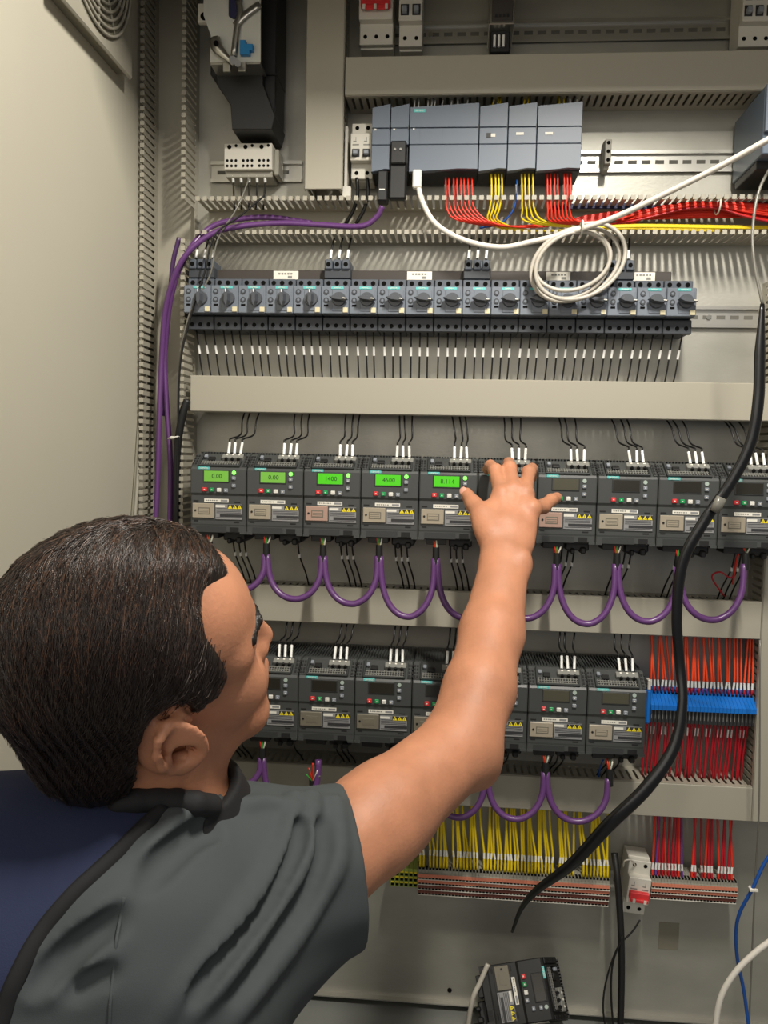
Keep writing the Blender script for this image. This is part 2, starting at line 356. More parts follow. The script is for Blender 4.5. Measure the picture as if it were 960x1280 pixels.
variants = [('lcdon2', '0.00', 'beige', True), ('lcdon2', '0.00', 'beige', True), ('lcdon', '1400', 'pinkb', True), ('lcdon', '4500', 'beige', True), ('lcdon', ' 8.11', 'beige', True), ('lcdoff', '', 'beige', False)]
protos = {}
def drive_copy(key):
    if key not in protos: protos[key] = make_drive(*key); return protos[key]
    return copy_tree(protos[key])
Z3, Z4 = -.2532, -.5786
row3 = [('lcdon2', '0.00', 'beige', True), ('lcdon2', '0.00', 'beige', True), ('lcdon', '1400', 'pinkb', True), ('lcdon', '4500', 'beige', True), ('lcdon', '8.114', 'beige', True), ('lcddark', '', 'pinkb', False), ('lcdoff', '', 'pinkb', False), ('lcddark', '', 'beige', False), ('lcddark', '', 'beige', False), ('lcddark', '', 'beige', False)]
desc = ['dim green screen, at the left end of upper row', 'dim green screen, between the leftmost inverter and the one reading 1400', 'green screen reading 1400, upper row', 'green screen reading 4500, upper row', 'bright green screen beside the thumb, upper row', 'dark screen hidden under the hand, upper row', 'brownish dark screen just right of the hand, upper row', 'dark screen, second to the right of the hand, upper row', 'dark screen crossed by the black cable, upper row', 'dark screen at the right edge of upper row']
DX3 = []
for i, k in enumerate(row3):
    d = drive_copy(k); x = .09*i; DX3.append(x); d.location = (x, 0, Z3); ORG[d.name] = np.array([x, 0, Z3])
    d['label'] = 'grey inverter with '+desc[i]; d['group'] = 'inverters in the upper row'
desc4 = ['hidden behind the head, leftmost in lower row', 'partly behind nose and cheek, lower row', 'second visible to the right of the face, lower row', 'third visible to the right of the face, lower row', 'cut off by left edge of the forearm, lower row', 'hidden behind the forearm, lower row', 'with light grey cover just right of forearm, lower row', 'with light grey cover at right end of lower row']
DX4 = []
for i in range(8):
    d = drive_copy(('lcddark', '', 'beigein' if i < 6 else 'beige', False)) if i < 6 else drive_copy(('lcdoff', '', 'beige', False))
    x = .09*i-.0034; DX4.append(x); d.location = (x, 0, Z4); d['label'] = 'grey inverter '+desc4[i]; d['group'] = 'inverters in the lower row'

# ------------------------------------------------------------------ wires
def wire(name, pts, r, mt, label, group=None, cat='wire', n=6, sub=4, fer=None, fr=None, flat=1, extra=None):
    m = MB(); m.tube(pts, r, mt, n=n, sub=sub, flat=flat); o = m.build(name); tag(o, label, cat, group)
    if fer:
        for a, b in fer:
            k = MB(); k.cyl(a, b, fr or r*1.7, 'ferrule', 7); k.build('wire_ferrule', o)
    return o
# above upper and lower drives
for (DX, ZD, ztop, row) in ((DX3, Z3, -.058, 'upper'), (DX4, Z4, -.402, 'lower')):
    for i, x in enumerate(DX):
        lean = (-.5+ (1-i/4.5))*.016 if row == 'upper' else .004
        for k in range(3):
            bx = x+.053+k*.0098; y = -.115; j = random.uniform(-.0015, .0015)
            base = np.array([bx, -.128, ZD+.122]); f1 = np.array([bx+j, -.118, ZD+.144]); top = np.array([bx+lean+j*2+(.004 if k == 2 else 0), -.045, ztop+.006])
            dx = (.009 if i < 2 else .003 if i < 5 else -.006)*(1 if row == 'upper' else .3)
            wire('power_wire', [base, f1, f1+np.array([0, .003, .006]), (f1*.75+top*.25)+np.array([dx, .01, .000]), (f1*.4+top*.6)+np.array([dx*.5, .0, .003]), top], .0014, 'wire',
                 f'{LMR[k]} of three black wires entering top of the {OW[i]} inverter in {row} row', f'black wires above {row} inverters', fer=[(base+np.array([0, 0, .004]), f1)], fr=.0023)
# below upper drives (and lower)
for (DX, ZD, ztop, row) in ((DX3, Z3, -.345, 'upper'), (DX4, Z4, -.646, 'lower')):
    for i, x in enumerate(DX):
        for k in range(3):
            bx = x+.050+k*.0095; le = (.016 if i < 5 else -.016)
            if i == 1 and k < 2: continue
            a = np.array([bx, -.085, ZD-.008]); b = np.array([bx+.002*(1 if i < 5 else -1), -.075, ZD-.040]); e = np.array([bx+le, -.045, ztop-.012])
            wire('motor_wire', [a, b, b*.5+e*.5+np.array([le*.1, 0, 0]), e], .0014, 'wire', f'{LMR[k]} of three black wires leaving bottom of the {OW[i]} inverter in {row} row', f'black wires below {row} inverters',
                 fer=[(b+np.array([0, 0, .003]), b-np.array([0, 0, .004]))] if row == 'upper' else None, fr=.0021)

# ------------------------------------------------------------------ motor breakers
def make_rv():
    t = thing('motor_breaker', '', 'motor breaker')   # local: x 0..045, z 0 = front top edge, down negative
    m = MB(); m.box(.0006, .0444, -.070, -.008, -.066, .016, 'rvd', .001)
    m.box(.0006, .0444, -.078, -.068, .002, .015, 'rvt', .001)
    m.box(.0006, .0444, -.080, -.068, -.068, -.046, 'rvd', .001)
    m.build('housing', t)
    for nm, z in (('line_terminals', .0085), ('load_terminals', -.0595)):
        q = MB()
        for k in range(3):
            x = .0085+k*.0138; y = -.0785 if z > 0 else -.0805
            q.cyl((x, y, z), (x, y+.002, z), .0040, 'rvd' if z > 0 else 'rvt', 12); q.cyl((x, y-.0004, z), (x, y+.001, z), .0035, 'hole', 12)
        q.build(nm, t)
    m = MB(); m.box(.0003, .0447, -.100, -.070, -.044, 0, 'rv', .0012); m.box(.018, .042, -.1010, -.0995, -.040, -.006, 'rv', .0008); f = m.build('front_cover', t)
    m = MB(); m.box(.016, .036, -.1008, -.0995, -.0052, -.0012, 'teal', .0003); bd = m.build('brand_badge', t); text('SIEMENS', .0030, 'white', bd, (.026, -.1010, -.0033))
    for nm, z in (('setting_dial', -.0095), ('test_button', -.0225)):
        q = MB(); q.cyl((.0085, -.1015, z), (.0085, -.0995, z), .0042, 'rvd', 12); q.cyl((.0085, -.1018, z), (.0085, -.1014, z), .0022, 'rv', 8); q.build(nm, t)
    q = MB(); q.box(.005, .012, -.1006, -.0997, -.0325, -.0295, 'hole'); q.build('marker_slot', t)
    q = MB(); q.box(.0355, .0435, -.1016, -.0997, -.042, -.034, 'cream', .0004); q.build('marker_tag', t)
    return t
def knob_part(t, rot):
    m = MB(); c = (.029, -.100, -.021)
    m.cyl(c, (c[0], -.106, c[2]), .0115, 'knob', 20, .0105)
    d = np.array([math.sin(rot), 0, math.cos(rot)]); e = np.array([math.cos(rot), 0, -math.sin(rot)])
    pr = [(-.0145, .0), (-.006, .005), (.006, .005), (.0155, .0), (.006, -.005), (-.006, -.005)]
    lo = [np.array(c)+d*a*1.0+e*b*1.0+np.array([0, -.005, 0]) for a, b in pr]; hi = [np.array(c)+d*a*.92+e*b*.55+np.array([0, -.0175, 0]) for a, b in pr]
    m.add(lo+hi, [tuple(range(6))[::-1], tuple(range(6, 12))]+[(i, (i+1) % 6, 6+(i+1) % 6, 6+i) for i in range(6)], 'knob')
    q = np.array(c)+d*.010+np.array([0, -.0178, 0]); m.obox(q, d, e, (0, 1, 0), .005, .0015, .0006, 'white')
    m.build('rotary_knob', t)
rvV = make_rv(); rvH = copy_tree(rvV); knob_part(rvV, 0); knob_part(rvH, math.pi/2+.12)
XR, ZR = -.0311, .1436
for i in range(18):
    o = (rvV if i == 0 else copy_tree(rvV)) if i < 5 else (rvH if i == 5 else copy_tree(rvH))
    o.location = (XR+.045*i, 0, ZR)
    o['label'] = f'blue-grey motor breaker, {OW[i]} from the left, knob '+('upright' if i < 5 else 'turned sideways'); o['group'] = 'motor breakers on the rail'
    # load wires
    for k in range(3):
        bx = XR+.045*i+.0085+k*.0138+random.uniform(-.001, .001); dx = .010*(1-i/8.5)+random.uniform(-.0015, .0015)
        a = np.array([bx, -.055, ZR-.066]); e = np.array([bx+dx, -.042, -.006]); f0 = a*.72+e*.28; f1 = a*.55+e*.45
        wire('load_wire', [a, a*.75+e*.25, a*.35+e*.65+np.array([-dx*.1, 0, 0]), e], .0013, 'wire', f'{LMR[k]} of three black wires under the {OW[i]} motor breaker from left', 'black wires under the motor breakers', fer=[(f0, f1)], fr=.0021)
# busbar
m = MB(); m.box(XR+.012, XR+.78, -.060, -.020, ZR+.0165, ZR+.033, 'busbar', .001); bb = tag(m.build('busbar'), 'dark brown busbar strip lying along top of the motor breakers', 'busbar')
for n, (u0, u1) in enumerate(((342, 373), (509, 540), (683, 713), (789, 819))):
    x0 = X(u0, 341, -.061); x1 = X(u1, 341, -.061); m = MB(); m.box(x0, x1, -.0612, -.060, ZR+.0178, ZR+.0315, 'white')
    for j in range(5): m.box(x0+.008+j*.005, x0+.0115+j*.005, -.0614, -.0611, ZR+.0255, ZR+.0285, 'dgrey')
    m.box(x0+.024, x0+.031, -.0614, -.0611, ZR+.0195, ZR+.0235, 'dgrey'); m.build('printed_label', bb)
infd = ['over the leftmost motor breaker', 'over the sixth motor breaker from the left', 'over the eleventh motor breaker from the left', 'beside the coiled white cable']
for n, i in enumerate((0, 5, 10, 15)):
    x = XR+.045*i+.001; t = thing('infeed_terminal', 'dark three-pole infeed terminal '+infd[n], 'terminal', (x+.021, 0, ZR+.016), 'infeed terminals on the busbar')
    m = MB(); m.box(x, x+.043, -.078, -.025, ZR+.0165, ZR+.034, 'rvd', .001)
    for k in range(3): m.box(x+.001+k*.014, x+.0135+k*.014, -.082, -.03, ZR+.030, ZR+.046, 'rvt', .0015)
    m.build('housing', t); m = MB()
    for k in range(3): m.cyl((x+.0073+k*.014, -.0825, ZR+.038), (x+.0073+k*.014, -.081, ZR+.038), .0036, 'hole', 12)
    m.build('screw_holes', t)
    for k in range(3):
        a = np.array([x+.0073+k*.014, -.062, ZR+.046]); b = a+np.array([.001, .004, .020]); e = np.array([a[0]+.004, -.045, zD0+.004])
        wire('infeed_wire', [a, b, e], .0016, 'wire', f'{LMR[k]} dark wire rising from infeed terminal {infd[n]}', 'wires above the infeed terminals', fer=[(a+np.array([0, 0, .006]), b)], fr=.0024)

# ------------------------------------------------------------------ controller modules
ZP = .4274
def plc_module(name, label, x0, w, kind):
    t = thing(name, label, 'controller module', (x0+w/2, 0, ZP-.10), 'controller modules on the rail')
    g = .0006; x1 = x0+w-g; x0 += g; m = MB()
    m.box(x0, x1, -.078, -.009, ZP-.100, ZP, 'plck', .001); m.build('housing', t)
    def flap(nm, z0, z1, top):
        m = MB(); c = .006 if top else -.006
        if top: prof = [(x0, z0), (x1, z0), (x1, z1+.0035), (x0+(x1-x0)*.55, z1+.001), (x0+.002, z1-.002), (x0, z1-.002)]
        else: prof = [(x0, z1), (x1, z1), (x1, z0+.002), (x0+(x1-x0)*.72, z0+.0025), (x0+(x1-x0)*.38, z0), (x0, z0-.002)]
        m.prism(prof, -.086, -.074, 'plc', 'y', .0008); return m.build(nm, t)
    up_ = flap('upper_flap', ZP-.0335, ZP, True)
    m = MB(); m.box(x0, x1, -.0855, -.074, ZP-.0595, ZP-.0345, 'plc', .0008)
    if kind == 'cpu':
        m.box(x0+.016, x0+.0165, -.0858, -.085, ZP-.058, ZP-.036, 'plcd'); m.box(x0+.052, x0+.0525, -.0858, -.085, ZP-.058, ZP-.036, 'plcd')
    mid = m.build('middle_panel', t)
    if kind != 'comm_open': flap('lower_flap', ZP-.100, ZP-.0605, False)
    m = MB()
    m.box(x1-.0012, x1, -.0862, -.084, ZP-.037, ZP-.030, 'rvd'); m.build('hinge', t)
    if kind in ('comm', 'comm_open'):
        q = MB(); q.box(x0+.004, x0+.007, -.0862, -.085, ZP-.0375, ZP-.0350, 'white'); q.build('status_light', t)
    if kind == 'cpu':
        q = MB(); q.box(x0+.005, x0+.008, -.0862, -.085, ZP-.0375, ZP-.0350, 'white'); q.build('status_light', t)
        b = MB(); b.box(x0+.006, x0+.024, -.0866, -.0858, ZP-.0105, ZP-.0055, 'teal'); bd = b.build('brand_badge', t); text('SIEMENS', .0034, 'white', bd, (x0+.015, -.0868, ZP-.008))
    if kind == 'io_black':
        q = MB(); q.box(x0+.011, x0+.018, -.0862, -.085, ZP-.050, ZP-.043, 'black'); q.box(x0+.018, x0+.025, -.0862, -.085, ZP-.049, ZP-.044, 'white'); q.build('marking', t)
    if kind == 'io':
        q = MB(); q.box(x0+.012, x0+.024, -.0862, -.085, ZP-.0465, ZP-.0425, 'white'); q.build('marking', t)
    if kind == 'comm_open':
        q = MB(); q.box(x0+.001, x0+.026, -.094, -.070, ZP-.092, ZP-.056, 'black', .002); q.box(x0-.001, x0+.027, -.088, -.074, ZP-.145, ZP-.085, 'black', .003)
        for a in (.008, .017): q.cyl((x0+a, -.0955, ZP-.07), (x0+a, -.092, ZP-.07), .002, 'steel', 8)
        q.build('serial_plug', t)
    return t
px = .2681
for nm, lb, w, k in (('communication_module', 'narrow blue-grey module beside small white breaker, first of controller row', .03, 'comm'), ('communication_module', 'narrow blue-grey module with black plug in its open bottom', .03, 'comm_open'), ('controller_unit', 'widest blue-grey controller unit with white cable plugged underneath', .11, 'cpu'),
                     ('input_module', 'blue-grey module with small black and white mark', .045, 'io_black'), ('input_module', 'blue-grey module between black-marked one and last one of row', .045, 'io'), ('output_module', 'blue-grey module at right end of controller row above red wires', .07, 'io')):
    plc_module(nm, lb, px, w, k); px += w
# black connector below first module
m = MB(); x0 = X(472, 240, -.083); m.box(x0, x0+.016, -.088, -.06, Z(480, 252, -.083), Z(480, 214, -.083), 'black', .002); m.box(x0+.003, x0+.012, -.0885, -.0878, Z(480, 238, -.083)-.001, Z(480, 238, -.083)+.001, 'white')
tag(m.build('cable_connector'), 'slim black connector hanging under first controller module', 'connector')
# wires above modules (short, into duct)
for grp, mt, us in (('white', 'ferrule', (518, 523, 535, 539, 543, 552, 564, 572, 583)), ('yellow', 'wyel', (615, 621, 624, 654, 659, 699, 704)), ('pale', 'ferrule', (712, 722))):
    for j, u in enumerate(us):
        a = at(u, 134, -.06); e = at(u+random.uniform(-2, 3), 118, -.045)
        wire('signal_wire', [a, (a+e)/2+np.array([.001, 0, 0]), e], .0013, mt, f'short {grp} signal wire rising from controller modules into duct above', f'short {grp} wires above controller')
# coloured wires below modules
def bundle(us, v0, mt, label, group, run, yb=-.066):
    for j, u in enumerate(us):
        a = at(u, v0, yb); b = at(u+.6, 243, -.074)
        pts = [a, b]+[at(uu+j*du, vv+j*dv, yy) for uu, vv, yy, du, dv in run]
        wire('signal_wire', pts, .0015, mt, label, group, fer=[(at(u, 231, -.068), at(u+.3, 242, -.071))], fr=.0019)
red1 = [557, 561, 567, 571, 576, 580, 585, 590]
bundle(red1, 222, 'wred', 'red wire under the widest controller unit curving right into duct', 'red wires under the widest controller unit', [(559, 262, -.075, 5, 0), (575, 276, -.072, 6.5, .6), (640, 283, -.05, 6, 0), (760, 275, -.04, 0, -1.3), (960, 272, -.035, 0, -2.2), (1010, 284, -.035, 0, -2.2)])
bundle([614, 619, 623, 627], 213, 'wyel', 'yellow wire under black-marked module dropping into duct', 'yellow wires under black-marked module', [(612, 262, -.072, 4, 0), (611, 276, -.066, 4, 0), (640, 288, -.05, 8, 0), (740, 288, -.04, 6, -.8), (830, 284, -.035, 0, 1), (900, 287, -.032, 0, .8)])
bundle([652, 656, 661, 666], 213, 'wyel', 'yellow wire under module right of the black-marked one', 'yellow wires right of the blue wires', [(653, 262, -.072, 5, 0), (658, 277, -.066, 8, 0), (720, 284, -.055, 4, 0), (800, 281, -.05, 4, .8), (930, 283, -.045, 0, .8), (1000, 282, -.045, 0, .8)])
bundle([646], 225, 'wblue', 'blue wire between two groups of yellow wires', None, [(640, 265, -.07, 0, 0), (624, 280, -.06, 0, 0), (600, 285, -.05, 0, 0)])
red2 = [684, 688, 693, 697, 705, 709, 713]
bundle(red2, 213, 'wred', 'red wire under right end module curving into duct', 'red wires under right end module', [(685, 262, -.074, 4.5, 0), (690, 277, -.068, 5.5, 0), (740, 279, -.052, 6, -1), (840, 262, -.045, 2, -1.2), (960, 262, -.045, 2, 1.5), (1010, 275, -.045, 0, 2)])
# loose harness of red wires along right part of the duct
for j in range(26):
    c = random.uniform(-1, 1); d = random.uniform(-1, 1)
    pts = [at(760+j*1.5, 277+c*4, -.035), at(800, 270+c*5, -.045-.006*d), at(860, 257+c*4, -.050-.006*d), at(898, 257+c*4, -.052-.004*d), at(930, 262+c*9, -.055-.006*d), at(975, 268+c*13, -.052-.008*d), at(1010, 272+c*14, -.05)]
    wire('harness_wire', pts, .0016, 'wred' if j % 3 else 'wdred', 'red wire in the tied harness inside open duct at right', 'red harness wires at right of open duct')
for j in range(5):
    pts = [at(690, 257+j, -.03), at(760, 254+j*1.5, -.03), at(840, 258+j*1.2, -.03), at(1010, 258+j*2, -.03)]
    wire('harness_wire', pts, .0016, 'navywire', 'dark blue wire at back of open duct under output module', 'dark blue wires in open duct')
m = MB(); 
c = at(897, 257, -.055)
ring = [c+np.array([0, .016*math.cos(t), .013*math.sin(t)]) for t in np.linspace(0, 2*math.pi, 17)]; m.tube(ring, .0014, 'white', n=5, sub=1)
tag(m.build('cable_tie'), 'pale cable tie around red harness in the open duct', 'cable tie')

# ------------------------------------------------------------------ small breakers
def breaker(label, u0, u1, v0, v1, Y, poles, kind, vsc=None, tilt=0):
    x0, x1 = X(u0, (v0+v1)/2, Y), X(u1, (v0+v1)/2, Y); z1, z0 = Z(u0, v0, Y), Z(u0, v1, Y); H = z1-z0; W = x1-x0
    t = thing('circuit_breaker', label, 'circuit breaker', ((x0+x1)/2, 0, z0))
    m = MB(); m.box(x0, x1, Y+.028, -.008, z0, z1, 'breaker', .001); m.box(x0, x1, Y+.016, Y+.03, z0+H*.02, z1-H*.02, 'breaker', .001)
    m.box(x0, x1, Y, Y+.02, z0+H*.28, z1-H*.25, 'breaker', .0012); m.build('housing', t)
    pw = W/poles; q = MB(); k = MB(); h = MB()
    for i in range(poles):
        cx = x0+pw*(i+.5)
        for zz in (z0+H*.12, z1-H*.10): h.cyl((cx, Y+.0155, zz), (cx, Y+.02, zz), min(.0032, pw*.3), 'hole', 12)
        if kind != 'red': k.box(cx-pw*.36, cx+pw*.36, Y-.0006, Y+.004, z0+H*.34, z0+H*.48, 'tblack', .0005)
        k.box(cx-pw*(.12 if kind == 'red' else .22), cx+pw*(.12 if kind == 'red' else .22) if True else 0, Y-.0125, Y-.004, z0+H*.36, z0+H*.42, 'breaker') if kind == 'red' else k.box(cx-pw*.22, cx+pw*.22, Y-.010, Y+.002, z0+H*.36, z0+H*.43, 'breaker' if kind == 'red' else 'bgrey', .001)
        q.box(cx-pw*.3, cx+pw*.3, Y-.0004, Y+.001, z0+H*.54, z0+H*.56, 'dgrey'); q.box(cx-pw*.25, cx+pw*.05, Y-.0004, Y+.001, z0+H*.60, z0+H*.615, 'dgrey'); q.box(cx-pw*.02, cx+pw*.02, Y-.0004, Y+.001, z0+H*.62, z0+H*.68, 'dgrey')
    if kind == 'red': k.box(x0+W*.06, x1-W*.06, Y-.008, Y+.002, z0+H*.40, z0+H*.52, 'bred', .001)
    if kind == 'red': k.box(x0+W*.10, x1-W*.10, Y-.011, Y-.006, z0+H*.36, z0+H*.42, 'bred', .001)
    h.build('terminal_holes', t); lv = k.build('toggle', t); q.build('printing', t)
    if kind == 'red': lv['label'] = 'red toggle bar'
    return t
breaker('small white two-pole breaker left of the controller modules', 438, 465, 148, 221, -.072, 2, 'grey')
breaker('white three-pole switch with red toggle at top of panel', 449, 491, -48, 52, -.072, 3, 'red')
breaker('slim white two-pole breaker right of the red-toggled one at top', 499, 528, -48, 54, -.072, 2, 'grey')
breaker('white breaker at top right corner', 929, 985, -45, 54, -.072, 4, 'grey')
# end bracket left of PLC breaker, and clamp on bare rail
m = MB(); x = X(436, 200, -.05); m.box(x-.006, x-.001, -.06, -.01, Z(436, 245, -.05), Z(436, 160, -.05), 'breaker', .001); m.box(x-.008, x+.006, -.064, -.055, Z(436, 250, -.05), Z(436, 236, -.05), 'breaker', .001); tag(m.build('end_bracket'), 'pale plastic end bracket left of small white breaker', 'bracket')
for j, u in enumerate((447, 455, 463)):
    pass
a = at(757, 212, -.03)
t = thing('end_clamp', 'small grey clamp alone on the bare rail right of controller', 'clamp', (a[0], 0, a[2]))
m = MB(); z0, z1 = Z(757, 213, -.03), Z(757, 176, -.03); m.box(a[0]-.0045, a[0]+.0045, -.034, -.008, z0, z1, 'termgrey', .0012); m.box(a[0]-.0042, a[0]+.006, -.044, -.030, z0+.006, z1-.002, 'termgrey', .001); m.build('clamp_body', t)
m = MB(); 
for z in np.linspace(z0+.012, z1-.008, 3): m.cyl((a[0]+.001, -.0446, z), (a[0]+.001, -.043, z), .003, 'hole', 8)
m.build('screw_holes', t)
# black wires under PLC breaker
for j, u in enumerate((446, 459)):
    wire('supply_wire', [at(u, 222, -.055), at(u+1, 243, -.05), at(u-4, 262, -.045), at(u-14, 280, -.04)], .003, 'wire', f'{("left", "right")[j]} black wire under the small white two-pole breaker', 'wires under small breaker')
# relay at top centre
x0, x1 = X(611, 40, -.09), X(643, 40, -.09); t = thing('relay_base', 'slim relay with metal-rimmed front at top centre above the duct', 'relay', ((x0+x1)/2, 0, Z(627, 68, -.06)))
m = MB(); m.box(x0, x1, -.09, -.01, Z(627, 30, -.09), Z(627, -60, -.09), 'steel', .001); m.box(x0+.004, x1-.003, -.0915, -.089, Z(627, 27, -.09), Z(627, -50, -.09), 'busbar', .001); m.build('front_case', t)
m = MB(); m.box(x0+.003, x1-.005, -.065, -.01, Z(627, 66, -.065), Z(627, 36, -.065), 'black', .002); m.build('socket', t)
m = MB()
for k in range(3): m.cyl((x0+.010+k*.007, -.068, Z(627, 58, -.07)), (x0+.010+k*.007, -.068, Z(627, 43, -.07)), .002, 'ferrule', 8)
m.build('terminal_pins', t)
m = MB()
for k in range(4): m.box(x0+.009+k*.006, x0+.0125+k*.006, -.0925, -.0912, Z(627, 22, -.09), Z(627, 18, -.09), 'black')
m.build('contact_holes', t)
# fuse terminal block upper left
x0, x1 = X(280, 200, -.06), X(340, 200, -.06); z1, z0 = Z(300, 179, -.06), Z(300, 212, -.06)
t = thing('terminal_block', 'white terminal block with rows of round holes below the big black switch', 'terminal block', ((x0+x1)/2, 0, z0))
m = MB(); m.box(x0, x1, -.06, -.01, z0, z1, 'breaker', .001); m.box(x0+.001, x1-.001, -.052, -.01, z0-.010, z0, 'termgrey', .001); m.build('housing', t)
m = MB(); W = x1-x0
for g in range(3):
    for k in range(3):
        for r in range(2): m.cyl((x0+W*(.07+.335*g+.09*k), -.0606, z0+.006+.0085*r), (x0+W*(.07+.335*g+.09*k), -.0595, z0+.006+.0085*r), .0023, 'hole', 10)
    m.cyl((x0+W*(.11+.335*g), -.0606, z1-.006), (x0+W*(.11+.335*g), -.0595, z1-.006), .0035, 'hole', 12); m.cyl((x0+W*(.25+.335*g), -.0606, z1-.004), (x0+W*(.25+.335*g), -.0595, z1-.004), .0025, 'hole', 10)
m.build('contact_holes', t)
m = MB(); m.box(x1+.0005, x1+.009, -.05, -.01, z0-.006, z1-.006, 'termgrey', .002); m.build('end_clamp', t)
for j in range(5):
    a = at(291+j*10, 216, -.05); b = a+np.array([0, .004, -.014]); e = at(293+j*9, 262, -.04)
    wire('supply_wire', [a, b, e], .0016, 'wire', f'{OW[j]} dark wire from the left under white terminal block', 'dark wires under white terminal block', fer=[(a+np.array([0, 0, -.004]), b)], fr=.0024)
# main switch upper left
t = thing('main_switch', 'large black main switch with metal linkage plate and blue tab, top left', 'switch', (X(300, 100, -.05), 0, Z(300, 178, -.05)))
def q(u, v, Y): a = at(u, v, Y); return (float(a[0]), float(a[2]))
m = MB(); m.prism([q(266, 78, -.11), q(268, 100, -.11), q(285, 126, -.11), q(287, 157, -.11), q(337, 157, -.11), q(341, 140, -.11), q(326, 100, -.11), q(326, 78, -.11)], -.095, -.012, 'black', 'y', .001)
m.box(q(262, 60, -.09)[0], q(345, 60, -.09)[0], -.085, -.012, Z(300, 92, -.09), Z(300, -90, -.09), 'black', .002); m.box(q(290, 60, -.09)[0], q(344, 60, -.09)[0], -.08, -.012, Z(300, 145, -.09), Z(300, 90, -.09), 'black', .002); m.build('housing', t)
m = MB(); m.prism([q(263, 78, -.135), q(326, 78, -.135), q(326, -60, -.135), q(255, -60, -.135), q(255, 20, -.135), q(264, 45, -.135)], -.137, -.134, 'switchplate', 'y')
m.box(q(264, 78, -.13)[0], q(326, 78, -.13)[0], -.134, -.09, Z(300, 80, -.135), Z(300, 77, -.135), 'steel')
for u in (285, 304): m.box(q(u-5, 80, -.13)[0], q(u+5, 80, -.13)[0], -.138, -.130, Z(300, 90, -.135), Z(300, 78, -.135), 'steel', .001)
m.build('linkage_plate', t)
m = MB(); a = at(270, 54, -.15); m.tube([at(268, 48, -.145), at(272, 60, -.147), at(286, 74, -.147), at(293, 80, -.145)], .006, 'steel', n=8, rads=[.009, .009, .004, .004], flat=.6); m.cyl(at(270, 54, -.155), at(270, 54, -.14), .004, 'hole', 12)
m.cyl(at(291, 75, -.152), at(291, 75, -.14), .006, 'steel', 12); m.cyl(at(297, 79, -.152), at(297, 79, -.14), .005, 'steel', 12); m.build('linkage_lever', t)
m = MB(); m.tube([at(298, 0, -.141), at(300, 15, -.141), at(296, 35, -.141), at(292, 70, -.141)], .005, 'steel', n=6, flat=.5); m.tube([at(325, 5, -.141), at(305, 20, -.141), at(294, 32, -.141)], .006, 'steel', n=6, flat=.4)
m.prism([q(286, -20, -.139), q(304, -20, -.139), q(302, 18, -.139), q(292, 24, -.139), q(286, 20, -.139)], -.1405, -.1372, 'navywire', 'y'); m.build('linkage_arm', t)
m = MB(); m.prism([q(301, 52, -.14), q(301, 70, -.14), q(313, 70, -.14), q(313, 65, -.14), q(317, 65, -.14), q(317, 57, -.14), q(308, 57, -.14), q(308, 52, -.14)], -.146, -.137, 'bblue', 'y', .0005); b = m.build('blue_tab', t); b['label'] = 'blue plastic tab'
m = MB(); m.box(q(247, 5, -.12)[0], q(263, 5, -.12)[0], -.12, -.11, Z(250, 28, -.12), Z(250, 4, -.12), 'breaker', .001); a = at(255, 20, -.1215); m.cyl((a[0], -.1215, a[2]), (a[0], -.119, a[2]), .006, 'hole', 14); m.build('side_bracket', t)
# power supply right edge
xa = X(955, 180, -.155); m = MB(); zt, z0 = .425, .327
t = thing('power_supply', 'deep blue-grey power supply at right edge beside bare rail', 'power supply', (xa+.035, 0, z0))
m.box(xa, xa+.07, -.150, -.012, z0, zt, 'plcd', .0015); m.build('housing', t); m = MB(); m.box(xa, xa+.07, -.158, -.150, z0+.03, zt, 'plc', .001); m.build('front_cover', t)
m = MB(); m.box(xa+.002, xa+.068, -.12, -.02, z0-.012, z0, 'black', .001); m.build('bottom_terminals', t)

# ------------------------------------------------------------------ terminal strips
def strip(n, label, cat, group, x0, pitch, z0, fn, lab_fn=None):
    p = None
    for i in range(n):
        if p is None:
            m = MB(); fn(m, pitch); p = m.build('terminal', org=(0, 0, 0)); o = p
        else: o = p.copy(); COL.objects.link(o)
        o.location = (x0+i*pitch, 0, z0); tag(o, label, cat, group)
def multi(tiers):
    def fn(m, p):
        H = len(tiers)*.0105
        m.box(.0002, p-.0002, -.040, -.010, -H, .004, 'termgrey'); m.box(.0002, p-.0002, -.060, -.038, .0, .008, 'termgrey')
        for i, c in enumerate(tiers):
            y = -.064+.003*i; z = -.0105*i
            m.box(.0001, p-.0001, y, -.036, z-.0098, z, 'termgrey'); m.box(.0001, p-.0001, y-.0008, y+.001, z-.0062, z-.0006, c)
            m.box(.0010, p-.0010, y-.0009, y+.001, z-.0086, z-.0066, 'hole'); m.box(0, p, y-.0008, y+.002, z-.0102, z-.0090, 'white')
        m.box(.0010, p-.0010, -.0605, -.050, .006, .0083, 'hole')
    return fn
xa, xb = X(522, 1120, -.064), X(762, 1120, -.064); pt = (xb-xa)/56; zt = Z(640, 1099, -.064)
strip(56, 'grey multi-tier terminal with salmon and brown stripes under yellow wires', 'terminal', 'terminals under the yellow wires', xa, pt, zt, multi(['salmon', 'salmon', 'brown', 'brown']))
x2, x3 = X(814, 1120, -.064), X(922, 1120, -.064); zt2 = Z(866, 1106, -.064)
strip(26, 'grey multi-tier terminal with orange and brown stripes under red wires', 'terminal', 'terminals under the red wires', x2, (x3-x2)/26, zt2, multi(['salmon', 'salmon', 'brown']))
def gy(m, p):
    m.box(.0002, p-.0002, -.055, -.01, -.026, .006, 'tgreen'); 
    for z in (-.002, -.011, -.020): m.box(.0012, p-.0012, -.0558, -.054, z-.004, z, 'hole'); m.box(.001, p-.001, -.0556, -.054, z+.001, z+.003, 'wyel')
